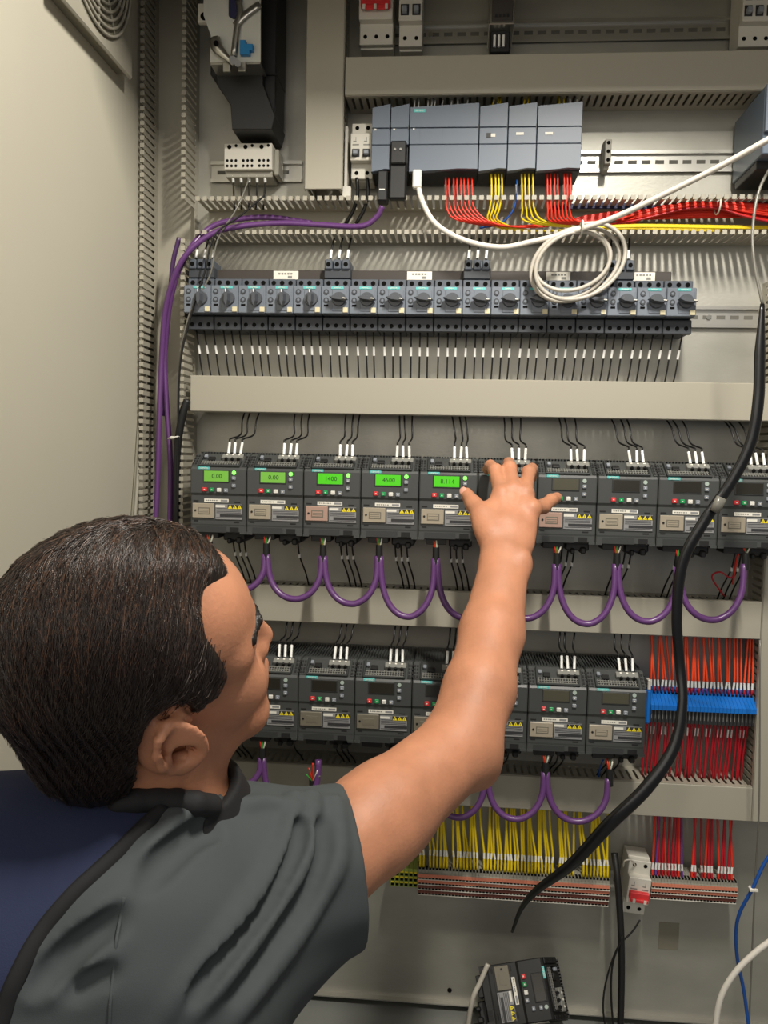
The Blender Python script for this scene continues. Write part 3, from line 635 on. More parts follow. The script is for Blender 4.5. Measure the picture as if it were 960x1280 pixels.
x4 = X(488, 1100, -.055); strip(6, 'green and yellow earth terminal beside the elbow', 'terminal', 'earth terminals left of the striped strip', x4, (xa-x4-.001)/6, Z(505, 1090, -.055), gy)
# rail under them
rail('rail under striped terminal strips', x4, x3+.01, zt-.02)
# blue strip
xb0, xb1 = X(813, 885, -.075), X(946, 885, -.075); zb1 = Z(880, 881, -.080)
def bl(m, p):
    m.prism([(-.080, -.004), (-.080, -.012), (-.03, -.012), (-.012, .012), (-.052, .012)], .0002, p-.0002, 'tblue', 'x')
    m.cyl((p/2, -.058, .010), (p/2, -.056, .0125), .0016, 'hole', 6)
    m.box(.0004, p-.0004, -.074, -.012, -.034, -.010, 'tblack'); m.box(p*.35, p*.5, -.0745, -.073, -.028, -.008, 'dgrey')
nb = 28; pb = (xb1-xb0)/nb
strip(nb, 'blue-topped terminal with black body under orange wires', 'terminal', 'blue-topped terminals', xb0, pb, zb1, bl)
m = MB(); m.box(xb0-.010, xb0-.001, -.085, -.01, zb1-.035, zb1+.022, 'tblue', .003); m.box(xb0-.008, xb0-.003, -.086, -.07, zb1+.022, zb1+.038, 'white', .001); tag(m.build('end_plate'), 'blue end plate at left end of blue-topped terminals beside last inverter', 'end plate')
# orange wires above blue strip
for i in range(nb):
    if i in (8, ): continue
    x = xb0+pb*(i+.5); a = np.array([x, -.056, zb1+.010]); f0 = a+np.array([0, -.003, .012]); f1 = f0+np.array([random.uniform(-.0015, .0015), 0, .011]); dx = random.uniform(-.010, .004) if i < 24 else random.uniform(0, .008)
    e = np.array([x+dx, -.045, -.395])
    wire('terminal_wire', [f1-np.array([0, 0, .002]), f1+np.array([dx*.3, .003, .02]), e], .0019, 'worange', 'orange-red wire dropping from duct onto blue-topped terminals', 'orange wires above blue-topped terminals', fer=[(f0, f1)], fr=.0019)
    m = MB(); m.tube([a-np.array([0, 0, .001]), f0], .0016, 'wdred' if random.random() < .7 else 'wviolet', n=6, sub=1); m.build('wire_end', bpy.data.objects[bpy.context.scene.collection.objects[-2].name]) if False else None
    o = m.build('wire_boot'); tag(o, 'short dark red wire end seated in blue-topped terminal', 'wire', 'wire ends in blue-topped terminals')
    # below
    b0 = np.array([x-.002, -.055, zb1-.030]); e0 = np.array([x-.003+random.uniform(-.003, .003), -.042, -.652]); g0 = b0*.85+e0*.15; g1 = b0*.72+e0*.28
    wire('terminal_wire', [b0, b0*.5+e0*.5+np.array([random.uniform(-.002, .002), 0, 0]), e0], .0019, 'wdred', 'dark red wire below blue-topped terminals going into slotted duct', 'dark red wires below blue-topped terminals', fer=[(g0, g1)] if i % 3 else None, fr=.0018)
# yellow wires
for i in range(56):
    if random.random() < .08: continue
    x = xa+pt*(i+.5); a = np.array([x, -.056, zt+.008]); f0 = a+np.array([random.uniform(-.001, .001), .002, .020]); f1 = f0+np.array([random.uniform(-.002, .001), .001, .010])
    grp = (i//5)*5+2; dx = (grp-i)*pt*.45-.006+random.uniform(-.003, .003); e = np.array([x+dx, -.045, -.70])
    wire('terminal_wire', [a, f0, f1, f1*.5+e*.5+np.array([dx*.15, 0, 0]), e], .0020, 'wyel', 'yellow wire dropping from duct into striped terminals', 'yellow wires above striped terminals', fer=[(f0, f1)], fr=.0020)
for i in range(26):
    if random.random() < .1 or i in (10, 11): continue
    p = (x3-x2)/26; x = x2+p*(i+.5); a = np.array([x, -.056, zt2+.008]); f0 = a+np.array([0, .002, .010]); f1 = f0+np.array([random.uniform(-.001, .001), .001, .011]); dx = random.uniform(-.005, .005); e = np.array([x+dx, -.045, -.70])
    mt = 'wviolet' if i in (1, 9) else 'wblue' if i == 19 else 'wred' if i % 4 == 0 else 'wdred'
    nmv = {'wviolet': 'violet', 'wblue': 'blue'}.get(mt, 'red')
    wire('terminal_wire', [a, f0, f1, f1*.5+e*.5, e], .0020, mt, f'{nmv} wire dropping from duct onto the short terminal strip at lower right', f'{nmv} wires above short terminal strip', fer=[(f0, f1)], fr=.0020)

# ------------------------------------------------------------------ lower isolator
ib = breaker('white isolator switch with red toggle hanging between striped terminal strips', 781, 809, 1079, 1149, -.075, 2, 'red')
c = ORG[ib.name]; ib.rotation_euler = (0, .10, 0)
wire('jumper_wire', [at(779, 1083, -.06), at(781, 1076, -.075), at(789, 1075, -.075), at(794, 1082, -.06)], .0014, 'cablewhite', 'small white wire loop on top of lower isolator switch')

# ------------------------------------------------------------------ cables
def cable(pix, r, mt, label, name='cable', cat='cable', n=10, sub=8, flat=1, rads=None):
    return wire(name, [at(u, v, y) for u, v, y in pix], r, mt, label, None, cat, n=n, sub=sub, flat=flat)
# purple loops upper row
ends = [262, 333, 404, 474, 545, 620, 696, 771, 848, 932]; tops = [686, 688, 690, 690, 693, 696, 700, 700, 704, 700]; bots = [739, 749, 755, 771, 773, 773, 780, 777, 775]
def loop(u0, u1, vt0, vt1, vb, Y, r, label, group):
    h = vb-max(vt0, vt1); um = (u0+u1)/2; w = (u1-u0)/2
    pts = [at(u0+1, vt0, Y)]
    for k in range(1, 10):
        t = -math.cos(math.pi*k/10); pts.append(at(um+w*t*(.98+.04*(1-abs(t)))+ (1 if t < 0 else -1), (vt0*(1-t)+vt1*(1+t))/2*(1-math.sin(math.pi*k/10)**.75)+vb*math.sin(math.pi*k/10)**.75, Y-.012*math.sin(math.pi*k/10)))
    pts.append(at(u1-2, vt1, Y))
    return wire('bus_cable', pts, r, 'purple', label, group, 'cable', n=10, sub=4)
nm = ['behind the forehead', 'second from the left', 'third from the left', 'fourth from the left', 'partly behind the forearm, on its left', 'behind the wrist', 'first whole loop right of the forearm', 'second whole loop right of forearm, ending at black cable', 'at far right of the row']
def plug_end(u, v, Y, k, row, i):
    t = thing('cable_end', f'stripped cable end with black sleeve under the {OW[i]} inverter in {row} row', 'cable end', at(u, v+22, Y), f'stripped cable ends under the {row} inverters')
    m = MB(); m.cyl(at(u, v+11, Y), at(u, v+32, Y), .0052, 'black', 12, .0058); m.build('sleeve', t)
    for j, mt in enumerate(('wred', 'wgreen', 'cablewhite')):
        m = MB(); m.tube([at(u-3+j*3, v-4, Y+.012), at(u-2.5+j*2.5+(k if j == 2 else 0), v+3, Y-.002), at(u-1+j, v+13, Y)], .0014, mt, n=6); m.build('conductor', t)
for i, u in enumerate(ends): plug_end(u, tops[i]-20, -.145, random.uniform(-2, 3), 'upper', i)
for i in range(9): loop(ends[i], ends[i+1], tops[i]+5, tops[i+1]+5, bots[i], -.145, .0050, 'purple cable loop under upper inverters, '+nm[i], 'purple cable loops under the upper row')
e4 = [185, 256, 328, 400, 468, 538, 608, 682, 762]; t4 = [928, 930, 932, 935, 940, 946, 948, 950, 958]
bt4 = [985, 985, 1010, 0, 0, 1022, 1024, 1027]
for i in (2, 6, 7, 8): plug_end(e4[i], t4[i]-8, -.145, 1, 'lower', i-1 if i else 0)
nm4 = {1: 'between neck and jaw', 2: 'between face and shirt sleeve', 5: 'just right of elbow, its left half hidden', 6: 'middle one right of the elbow', 7: 'right one, ending at last inverter'}
for i in (1, 2, 5, 6, 7): loop(e4[i], e4[i+1], t4[i]+15, t4[i+1]+15, bt4[i], -.145, .0050, 'purple cable loop under lower inverters, '+nm4[i], 'purple cable loops under the lower row')
# frayed cable near shoulder
t = thing('frayed_cable', 'black cable with frayed red conductors standing above shirt sleeve', 'cable', at(392, 1000, -.145))
m = MB(); m.cyl(at(391, 1040, -.145), at(391, 975, -.145), .006, 'black', 12); m.build('sleeve', t)
for a_, b_, mt in ((-5, -12, 'wred'), (0, -18, 'wred'), (6, -9, 'cablewhite'), (9, -2, 'cablegrey'), (-8, -4, 'wgreen')):
    m = MB(); m.tube([at(391, 977, -.145), at(391+a_*.5, 975+b_*.5, -.15), at(391+a_, 972+b_, -.152)], .0013, mt, n=5); m.build('conductor', t)
# left purple cables
cable([(478, 258, -.08), (470, 272, -.075), (450, 283, -.072), (400, 281, -.07), (350, 279, -.075), (300, 283, -.085), (262, 294, -.095), (228, 325, -.10), (208, 380, -.085), (202, 450, -.07), (199, 530, -.07), (197, 600, -.07), (193, 690, -.07), (190, 800, -.07)], .0045, 'purple', 'purple cable from controller curving down the left duct, nearest the wall')
cable([(390, 279, -.045), (340, 272, -.045), (300, 274, -.05), (262, 285, -.06), (232, 320, -.08), (214, 370, -.075), (206, 440, -.06), (208, 500, -.06), (213, 580, -.06), (212, 690, -.06), (212, 800, -.06)], .0045, 'purple', 'purple cable in the left duct, right of the other one')
cable([(224, 297, -.075), (216, 330, -.07), (212, 380, -.06), (206, 450, -.055), (204, 520, -.055)], .004, 'purpled', 'short dark purple cable seen at top of left duct')
cable([(330, 245, -.10), (300, 270, -.105), (268, 295, -.11), (256, 340, -.11), (240, 390, -.105), (226, 450, -.10), (223, 520, -.09), (222, 600, -.085), (222, 700, -.08)], .0016, 'wire', 'thin dark wire slanting down across leftmost motor breaker', 'wire', 'wire', n=6)
cable([(312, 222, -.075), (296, 260, -.095), (272, 300, -.10), (262, 345, -.10), (236, 395, -.10), (224, 460, -.09), (221, 560, -.085)], .0014, 'cablegrey', 'thin grey wire from the white terminal block running down left', 'wire', 'wire', n=6)
cable([(234, 500, -.085), (228, 520, -.085), (222, 560, -.08), (221, 620, -.075), (220, 700, -.075), (220, 760, -.07)], .0065, 'black', 'thick black cable beside the purple cables left of first inverter')
m = MB(); c = at(218, 547, -.083); ring = [c+np.array([.010*math.cos(t), .009*math.sin(t), .002*math.cos(t)]) for t in np.linspace(0, 2*math.pi, 17)]; m.tube(ring, .0013, 'white', n=5, sub=1); m.box(c[0]-.003, c[0]+.003, c[1]-.012, c[1]-.008, c[2]-.002, c[2]+.002, 'white', .0005); tag(m.build('cable_tie'), 'white cable tie on thick black cable at left duct', 'cable tie')
# white network cable with coil
cb = thing('network_cable', 'white network cable from the controller with coiled slack tied in loops', 'cable', at(600, 300, -.12))
m = MB(); m.tube([at(*p) for p in [(522, 228, -.100), (528, 252, -.102), (545, 280, -.105), (580, 300, -.11), (625, 309, -.115), (665, 302, -.12), (710, 291, -.13), (765, 273, -.16), (830, 243, -.20), (900, 208, -.25), (965, 172, -.30), (1010, 148, -.33)]], .0042, 'cablewhite', n=12, sub=8); m.build('cable_run', cb)
m = MB(); m.box(X(516, 220, -.1), X(527, 220, -.1), -.106, -.094, Z(520, 236, -.1), Z(520, 213, -.1), 'white', .002); m.build('plug', cb)
m = MB(); pts = []
turns = 4
for k in range(turns*12+1):
    a_ = math.pi*.55+2*math.pi*k/12; tn = k/12
    ru = 50+5*math.sin(tn*2.1); rv = 42+4*math.cos(tn*1.7); cu = 718+6*math.sin(tn*1.9)+(tn-2)*3; cv = 329+5*math.cos(tn*2.3)
    pts.append(at(cu+ru*math.cos(a_)*.98+5*math.sin(a_), cv-rv*math.sin(a_)-.10*ru*math.cos(a_), -.118-.006*math.sin(a_*.5+tn)-.004*(k/12)))
m.tube(pts, .0032, 'cablecream', n=10, sub=4); m.build('coiled_slack', cb)
m = MB(); c = at(727, 285, -.135); ring = [c+np.array([0, .016*math.cos(t), .010*math.sin(t)]) for t in np.linspace(0, 2*math.pi, 17)]; m.tube(ring, .0016, 'white', n=5, sub=1); m.build('cable_tie', cb)
# black hanging cable in front
blk = [(975, 190, -.25), (950, 235, -.27), (941, 285, -.28), (943, 330, -.29), (953, 380, -.30)]
cable(blk, .0020, 'cablegrey', 'thin grey wire hanging at the right edge above thick black cable', 'wire', 'wire', n=8)
pix = [(953, 380, -.30), (950, 440, -.31), (948, 500, -.32), (938, 555, -.32), (912, 606, -.32), (878, 655, -.33), (853, 705, -.33), (846, 770, -.33), (850, 830, -.33), (853, 880, -.34), (842, 935, -.35), (808, 985, -.36), (762, 1030, -.36), (715, 1080, -.34), (672, 1112, -.30), (652, 1135, -.26), (640, 1165, -.22)]
m = MB(); m.tube([at(*p) for p in pix], .0068, 'blackgloss', n=12, sub=8, flat=.55, rads=[.003, .0072, .0076, .0076, .0076, .0076, .0074, .0070, .0066, .0066, .0080, .0090, .0092, .0080, .0056, .0036, .0022]); bc = tag(m.build('black_cable'), 'long glossy black cable hanging across the right side in front', 'cable')
m = MB(); a_ = np.array(at(902, 622, -.335)); b_ = np.array(at(893, 640, -.335)); m.tube([a_, b_], .0069, 'cablegrey', n=10, sub=2, flat=.6); m.build('tape_band', bc)['label'] = 'shiny clear tape band'
# bottom black cables
cable([(768, 1066, -.05), (772, 1100, -.07), (776, 1160, -.08), (777, 1220, -.09), (775, 1300, -.10)], .0055, 'black', 'thick black cable dropping left of lower isolator to cabinet floor')
cable([(800, 1150, -.07), (790, 1165, -.075), (772, 1185, -.08), (758, 1225, -.09), (754, 1262, -.10), (760, 1300, -.1)], .0016, 'wire', 'thin black wire curving from the lower isolator to the floor', 'wire', 'wire', n=6)
cable([(778, 1170, -.10), (766, 1205, -.10), (764, 1245, -.10), (768, 1300, -.1)], .0016, 'wire', 'thin black wire beside thick black cable near floor', 'wire', 'wire', n=6)
# white and blue cables bottom right
cable([(975, 1168, -.30), (945, 1190, -.30), (918, 1217, -.30), (900, 1250, -.30), (892, 1300, -.30)], .0042, 'cablewhite', 'white cable curving at the lower right corner')
cable([(972, 1055, -.22), (955, 1080, -.22), (940, 1112, -.22), (925, 1140, -.21), (920, 1165, -.20), (922, 1200, -.19), (930, 1240, -.18), (938, 1300, -.18)], .0026, 'wblue', 'blue cable hanging at the lower right edge')
m = MB(); c = at(941, 1111, -.222); ring = [c+np.array([.005*math.cos(t), .005*math.sin(t), -.002*math.cos(t)]) for t in np.linspace(0, 2*math.pi, 13)]; m.tube(ring, .0016, 'white', n=5, sub=1); m.box(c[0]-.006, c[0]+.006, c[1]-.006, c[1]-.003, c[2]-.002, c[2]+.002, 'white', .0005); tag(m.build('cable_tie'), 'white cable tie on blue cable at lower right', 'cable tie')
cable([(958, 235, -.2), (950, 800, -.16), (949, 1000, -.16), (944, 1100, -.14), (936, 1290, -.14)][1:], .0014, 'cablegrey', 'thin grey wire hanging along the right vertical duct', 'wire', 'wire', n=6)
cable([(905, 745, -.07), (890, 722, -.09), (900, 715, -.10), (915, 722, -.11), (920, 700, -.12), (925, 688, -.14)], .0014, 'wdred', 'thin dark red wire loop behind the rightmost purple loop', 'wire', 'wire', n=6)
cable([(916, 730, -.10), (921, 700, -.13), (926, 686, -.14)], .0016, 'wred', 'short red wire at the rightmost purple loop', 'wire', 'wire', n=6)
cable([(748, 975, -.06), (750, 960, -.09), (754, 950, -.11)], .0015, 'wblue', 'short blue wire beside the last lower purple loop', 'wire', 'wire', n=6)

# ------------------------------------------------------------------ loose inverter on the floor
d = copy_tree(protos[('lcddark', '', 'beigein', False)]); d['label'] = 'inverter blackened for shadow, lying tilted on cabinet floor below the terminals'; d['group'] = 'loose inverter'
c = np.array(at(652, 1240, -.14)); zv = np.array([.93, 0, .22]); zv /= np.linalg.norm(zv)
xv = np.array([.30, -.55, -.72]); xv -= zv*(xv@zv); xv /= np.linalg.norm(xv); yv = np.cross(zv, xv)
Rm = np.stack([xv, yv, zv], 1); loc = c-Rm@np.array([.045, -.155, .062]); 
d.matrix_world = Matrix([[*Rm[0], loc[0]], [*Rm[1], loc[1]], [*Rm[2], loc[2]], [0, 0, 0, 1]])

for ch in d.children:  # grey housing swapped to black, painting in the shadow it lies in
    if ch.name.split('.')[0] in ('housing', 'vent_grille', 'top_fins', 'display_bezel'):
        ch.data = ch.data.copy()
        for i_ in range(len(ch.data.materials)):
            if ch.data.materials[i_].name in ('dbody', 'dbody2'): ch.data.materials[i_] = MATS['black']
mn = min((Rm@np.array(vv.co)+loc)[2] for ch in d.children if ch.type == 'MESH' and ch.name.startswith(('housing', 'control', 'motor')) for vv in ch.data.vertices)
pb = MB(); pb.box(c[0]-.07, c[0]+.075, -.20, -.035, ZF, mn+.001, 'darkmetal', .003); tag(pb.build('support_block'), 'dark steel block on cabinet floor carrying the loose inverter', 'block')
pm = MB(); pm.box(.0895, .0902, -.14, -.05, .03, .095, 'white'); o = pm.build('side_label', None, org=(0, 0, 0)); o.parent = d; o['label'] = 'white paper label on the side'
cable([(610, 1205, -.12), (600, 1228, -.13), (590, 1252, -.14), (583, 1300, -.14)], .004, 'cablecream', 'pale cable hanging left of loose inverter at the floor')
# ------------------------------------------------------------------ fan filter on left wall
fy0, fy1 = -.41, -.155; fz0 = .443; fz1 = fz0+.255; fx = XW+.022
t = thing('fan_filter', 'grey plastic fan filter with round louvres on the left wall', 'fan filter', (XW, (fy0+fy1)/2, fz0))
m = MB(); m.box(XW, fx-.004, fy0+.006, fy1-.006, fz0+.006, fz1-.006, 'ductdark'); m.box(fx-.006, fx, fy0, fy1, fz0, fz1, 'duct', .002); m.build('frame', t)
m = MB(); cy, cz = (fy0+fy1)/2, (fz0+fz1)/2
for r in np.linspace(.020, .112, 10):
    N = 48; pts = [(fx+.003, cy+r*math.cos(a), cz+r*math.sin(a)) for a in np.linspace(0, 2*math.pi, N+1)]; m.tube(pts, .0022, 'duct', n=5, sub=1)
for k in range(12):
    a_ = math.pi*k/6; m.tube([(fx+.0015, cy+.02*math.cos(a_), cz+.02*math.sin(a_)), (fx+.0015, cy+.112*math.cos(a_), cz+.112*math.sin(a_))], .0018, 'duct', n=5, sub=1)
m.cyl((fx, cy, cz), (fx+.0045, cy, cz), .02, 'duct', 24); m.build('grille', t)
m = MB(); m.cyl((fx-.002, cy, cz), (fx+.0004, cy, cz), .116, 'ductdark', 48); m.build('filter_pad', t)

# ------------------------------------------------------------------ person (implicit surfaces meshed with surface nets)
def V3(*a): return np.array(a, float)
def K(u, v, z): return V3((u-480)/FP*z, -(v-640)/FP*z, -z)
def to_world(P): return CP+P[:, :1]*RI+P[:, 1:2]*UP-P[:, 2:3]*FW
def smin(a, b, k): h = np.clip(.5+.5*(b-a)/k, 0, 1); return b+(a-b)*h-k*h*(1-h)
def smax(a, b, k): return -smin(-a, -b, k)
def cap(P, a, b, ra, rb=None):
    rb = ra if rb is None else rb; ba = b-a; h = np.clip(((P-a)@ba)/(ba@ba), 0, 1); return np.linalg.norm(P-a-h[:, None]*ba, axis=1)-(ra+(rb-ra)*h)
def fcap(P, a, b, ra, rb, n, s):   # capsule flattened along unit n by factor s (<1 thinner)
    n = n/np.linalg.norm(n); q = (P-a)@n; P2 = P+n*(q*(1/s-1))[:, None]; b2 = b+n*(((b-a)@n)*(1/s-1)); return cap(P2, a, b2, ra, rb)*(.5+.5*s)
def ell(P, c, A, r):
    q = ((P-c)@A)/r; k0 = np.linalg.norm(q, axis=1); k1 = np.linalg.norm(q/r, axis=1)+1e-9; return k0*(k0-1)/k1
I3 = np.eye(3)
def nets(fn, lo, hi, h, B=10):
    lo = np.array(lo, float); n = (np.ceil((np.array(hi)-lo)/h/B).astype(int))*B+1; F = np.ones(n, np.float32)
    nb = (n-1)//B; ci = np.stack(np.meshgrid(*[np.arange(k) for k in nb], indexing='ij'), -1).reshape(-1, 3)
    cd = np.concatenate([fn(lo+(c+.5)*B*h) for c in np.array_split(ci, max(1, len(ci)//40000))])
    loc = np.stack(np.meshgrid(*[np.arange(B+1)]*3, indexing='ij'), -1).reshape(-1, 3)
    near = np.abs(cd) < B*h*1.25
    for c, d, nr in zip(ci, cd, near):
        if not nr and d < 0: s = c*B; F[s[0]:s[0]+B+1, s[1]:s[1]+B+1, s[2]:s[2]+B+1] = -1
    nc = ci[near]
    for ch in np.array_split(nc, max(1, len(nc)//150)):
        P = (lo+(ch[:, None, :]*B+loc[None])*h).reshape(-1, 3); v = fn(P).reshape(len(ch), B+1, B+1, B+1)
        for c, q in zip(ch, v): s = c*B; F[s[0]:s[0]+B+1, s[1]:s[1]+B+1, s[2]:s[2]+B+1] = q
    S = F < 0; m = n-1; cnt = np.zeros(m, np.int8)
    for i in (0, 1):
        for j in (0, 1):
            for k in (0, 1): cnt += S[i:m[0]+i, j:m[1]+j, k:m[2]+k]
    act = np.argwhere((cnt > 0) & (cnt < 8)); idm = -np.ones(m, np.int32); idm[tuple(act.T)] = np.arange(len(act))
    acc = np.zeros((len(act), 3)); num = np.zeros(len(act))
    for ax in range(3):
        o = [x for x in range(3) if x != ax]
        for p in (0, 1):
            for q in (0, 1):
                a = act.copy(); a[:, o[0]] += p; a[:, o[1]] += q; b = a.copy(); b[:, ax] += 1
                fa, fb = F[tuple(a.T)], F[tuple(b.T)]; x = (fa < 0) != (fb < 0); t = fa[x]/(fa[x]-fb[x]); pt = a[x].astype(float); pt[:, ax] += t; acc[x] += pt; num[x] += 1
    vs = lo+acc/num[:, None]*h; fs = []
    for ax in range(3):
        o = [(ax+1) % 3, (ax+2) % 3]; sl0 = [slice(None)]*3; sl1 = [slice(None)]*3; sl0[ax] = slice(0, -1); sl1[ax] = slice(1, None)
        d = S[tuple(sl0)] != S[tuple(sl1)]; e = np.argwhere(d); e = e[(e[:, o[0]] > 0) & (e[:, o[1]] > 0) & (e[:, o[0]] < m[o[0]]) & (e[:, o[1]] < m[o[1]])]
        q = []
        for p, r in ((0, 0), (-1, 0), (-1, -1), (0, -1)): a = e.copy(); a[:, o[0]] += p; a[:, o[1]] += r; q.append(idm[tuple(a.T)])
        q = np.stack(q, 1); s = S[tuple(e.T)]; q[~s] = q[~s][:, ::-1]; fs.append(q[(q >= 0).all(1)])
    return vs, np.concatenate(fs)
def nmesh(name, vs, fs, mt, parent, smooth_it=0):
    W = to_world(vs)-ORG[parent.name]; me = bpy.data.meshes.new(name)
    me.vertices.add(len(W)); me.vertices.foreach_set('co', W.ravel()); me.loops.add(fs.size); me.loops.foreach_set('vertex_index', fs.ravel().astype(np.int32))
    me.polygons.add(len(fs)); me.polygons.foreach_set('loop_start', np.arange(0, fs.size, fs.shape[1], dtype=np.int32)); me.polygons.foreach_set('use_smooth', np.ones(len(fs), bool))
    me.update(); me.validate(); me.materials.append(MATS[mt]); o = bpy.data.objects.new(name, me); COL.objects.link(o); o.parent = parent; ORG[o.name] = ORG[parent.name]
    if smooth_it: s = o.modifiers.new('smooth', 'SMOOTH'); s.factor = .5; s.iterations = smooth_it
    return o
def keepfaces(vs, fs, mask):
    fs = fs[mask]; u, inv = np.unique(fs, return_inverse=True); return vs[u], inv.reshape(fs.shape)
# head frame (columns: forward, up, right)
HM = np.array([[.8902, -.0532, .4525], [.3119, .7952, -.5200], [-.3322, .6040, .7244]]); HT = V3(-.1963, -.1315, -.70)
_t = math.radians(7); HM = np.array([[math.cos(_t), 0, math.sin(_t)], [0, 1, 0], [-math.sin(_t), 0, math.cos(_t)]])@HM
def hl_(P): return (P-HT)@HM
def hw(f, u, r): return HM@V3(f, u, r)+HT
ear_pts = [(.010, .020), (.004, .030), (-.008, .033), (-.019, .026), (-.023, .012), (-.021, -.004), (-.014, -.018), (-.004, -.029), (.004, -.030), (.007, -.020)]
def earp(a, u, o): # a forward, u up, o outward
    return V3(a*.92, u*.92-.005, .073+(.010-a)*.42+o)
def head_sdf(P, ear=True):
    Q = hl_(P); Qs = Q.copy(); Qs[:, 2] = np.abs(Q[:, 2])
    d = ell(Q, V3(-.011, .045, 0), I3, V3(.094, .088, .074))
    d = smin(d, ell(Q, V3(.040, -.015, 0), I3, V3(.056, .088, .058)), .03)
    d = smin(d, ell(Q, V3(.044, .055, 0), I3, V3(.044, .045, .056)), .025)
    d = smin(d, cap(Qs, V3(.0, -.048, .046), V3(.072, -.086, .012), .019, .019), .025)
    d = smin(d, cap(Q, V3(.080, -.086, -.008), V3(.080, -.086, .008), .019), .02)
    d = smin(d, ell(Qs, V3(.060, -.018, .038), I3, V3(.028, .026, .022)), .018)
    d = smin(d, cap(Qs, V3(.082, .030, .006), V3(.060, .028, .047), .0135, .0135), .014)
    d = smax(d, -ell(Qs, V3(.104, .008, .033), I3, V3(.020, .012, .019)), .010)
    d = smin(d, ell(Qs, V3(.071, .008, .032), I3, V3(.0135, .0125, .0135)), .004)
    d = smin(d, cap(Q, V3(.092, .022, 0), V3(.105, -.012, 0), .007, .0105), .012)
    d = smin(d, cap(Qs, V3(.096, -.017, .010), V3(.097, -.017, .011), .008), .008)
    d = smax(d, -cap(Qs, V3(.102, -.028, .006), V3(.098, -.018, .006), .0035), .003)
    d = smin(d, ell(Q, V3(.086, -.048, 0), I3, V3(.018, .024, .028)), .015)
    d = smin(d, cap(Qs, V3(.1025, -.042, .004), V3(.090, -.045, .024), .0055, .003), .005)
    d = smin(d, cap(Qs, V3(.1005, -.053, .003), V3(.090, -.049, .022), .0065, .003), .005)
    if ear:
        e = np.full(len(P), 1.0); m = np.abs(Qs[:, 2]-.08) < .06
        if m.any():
            q = Qs[m]; en = V3(-.39, 0, .92); en2 = V3(-.92, 0, -.39); A = np.stack([V3(.92, 0, -.39)*1, V3(0, 1, 0), en], 1)
            x = ell(q, earp(-.008, .003, .0), A, V3(.019, .031, .0055)); x = smin(x, cap(q, earp(-.003, -.022, 0), earp(.002, -.026, 0), .008), .006)
            for (a, b), (c, dd) in zip(ear_pts[:-1], ear_pts[1:]): x = smin(x, cap(q, earp(a, b, .0015), earp(c, dd, .0015), .0042), .0025)
            for (a, b), (c, dd) in zip([(-.006, .020), (-.013, .010), (-.012, -.004), (-.005, -.013)][:-1], [(-.013, .010), (-.012, -.004), (-.005, -.013)]): x = smin(x, cap(q, earp(a, b, .002), earp(c, dd, .002), .0032), .003)
            x = smin(x, cap(q, earp(.008, -.002, .001), earp(.008, -.010, .001), .0045), .004)
            x = smax(x, -ell(q, earp(-.002, -.003, .007), A, V3(.0085, .011, .008)), .003)
            x = smax(x, -ell(q, earp(-.016, .013, .006), A, V3(.003, .012, .005)), .002)
            e[m] = x
        d = smin(d, e, .006)
    return d
NB = K(228, 1065, .755); NT = hw(-.018, -.045, 0)
SH = K(335, 1140, .765); EL = K(575, 934, .955); WR = K(631, 702, 1.135)
def arm_sdf(P):
    ax = (EL-SH)/np.linalg.norm(EL-SH)
    d = cap(P, SH, SH+(EL-SH)*.55, .052, .0480); d = smin(d, cap(P, SH+(EL-SH)*.5, EL, .0480, .043), .02)
    d = smin(d, ell(P, K(600, 957, .96), I3, V3(.020, .024, .020)), .025)             # olecranon
    fo = WR-EL; side = np.cross(fo, V3(0, 0, 1)); side /= np.linalg.norm(side)
    m1, m2 = K(599, 862, 1.0), K(615, 790, 1.06)
    d = smin(d, cap(P, EL, m1, .042, .0415), .015); d = smin(d, cap(P, m1, m2, .0405, .0375), .012)
    d = smin(d, fcap(P, m2, WR, .0385, .0315, V3(0, .5, 1), .80), .015)
    d = smin(d, ell(P, K(655, 702, 1.118), I3, V3(.008, .013, .008)), .02)
    return d
def chain(P, pts, rs, k=.006):
    d = None
    for a, b, r0, r1 in zip(pts[:-1], pts[1:], rs[:-1], rs[1:]):
        c = cap(P, a, b, r0, r1); d = c if d is None else smin(d, c, k)
    return d
FINGERS = [ # (pts, radii)
    ([K(627, 618, 1.195), K(619, 588, 1.235), K(613, 582, 1.265), K(609, 587, 1.292)], [.0115, .0096, .0086, .0076]),
    ([K(641, 613, 1.200), K(637, 585, 1.240), K(636, 579, 1.278), K(636, 590, 1.300)], [.0115, .0098, .0088, .0078]),
    ([K(655, 617, 1.200), K(655, 588, 1.240), K(655, 582, 1.276), K(654, 593, 1.298)], [.0120, .0102, .0090, .0078]),
    ([K(664, 630, 1.185), K(668, 598, 1.222), K(669, 591, 1.250), K(668, 599, 1.272)], [.0112, .0090, .0080, .0070]),
]
# index, middle, ring bend over the housing edge; the little finger reaches out to the right
FINGERS[3] = ([K(664, 636, 1.180), K(679, 633, 1.205), K(689, 625, 1.225), K(696, 622, 1.245)], [.0118, .0100, .0090, .0080])
FINGERS.append(([K(664, 622, 1.195), K(666, 596, 1.232), K(668, 590, 1.262), K(667, 600, 1.282)], [.0105, .0094, .0086, .0076]))
THUMB = ([K(612, 668, 1.155), K(602, 645, 1.175), K(592, 630, 1.200), K(583, 617, 1.222)], [.0170, .0140, .0112, .0090])
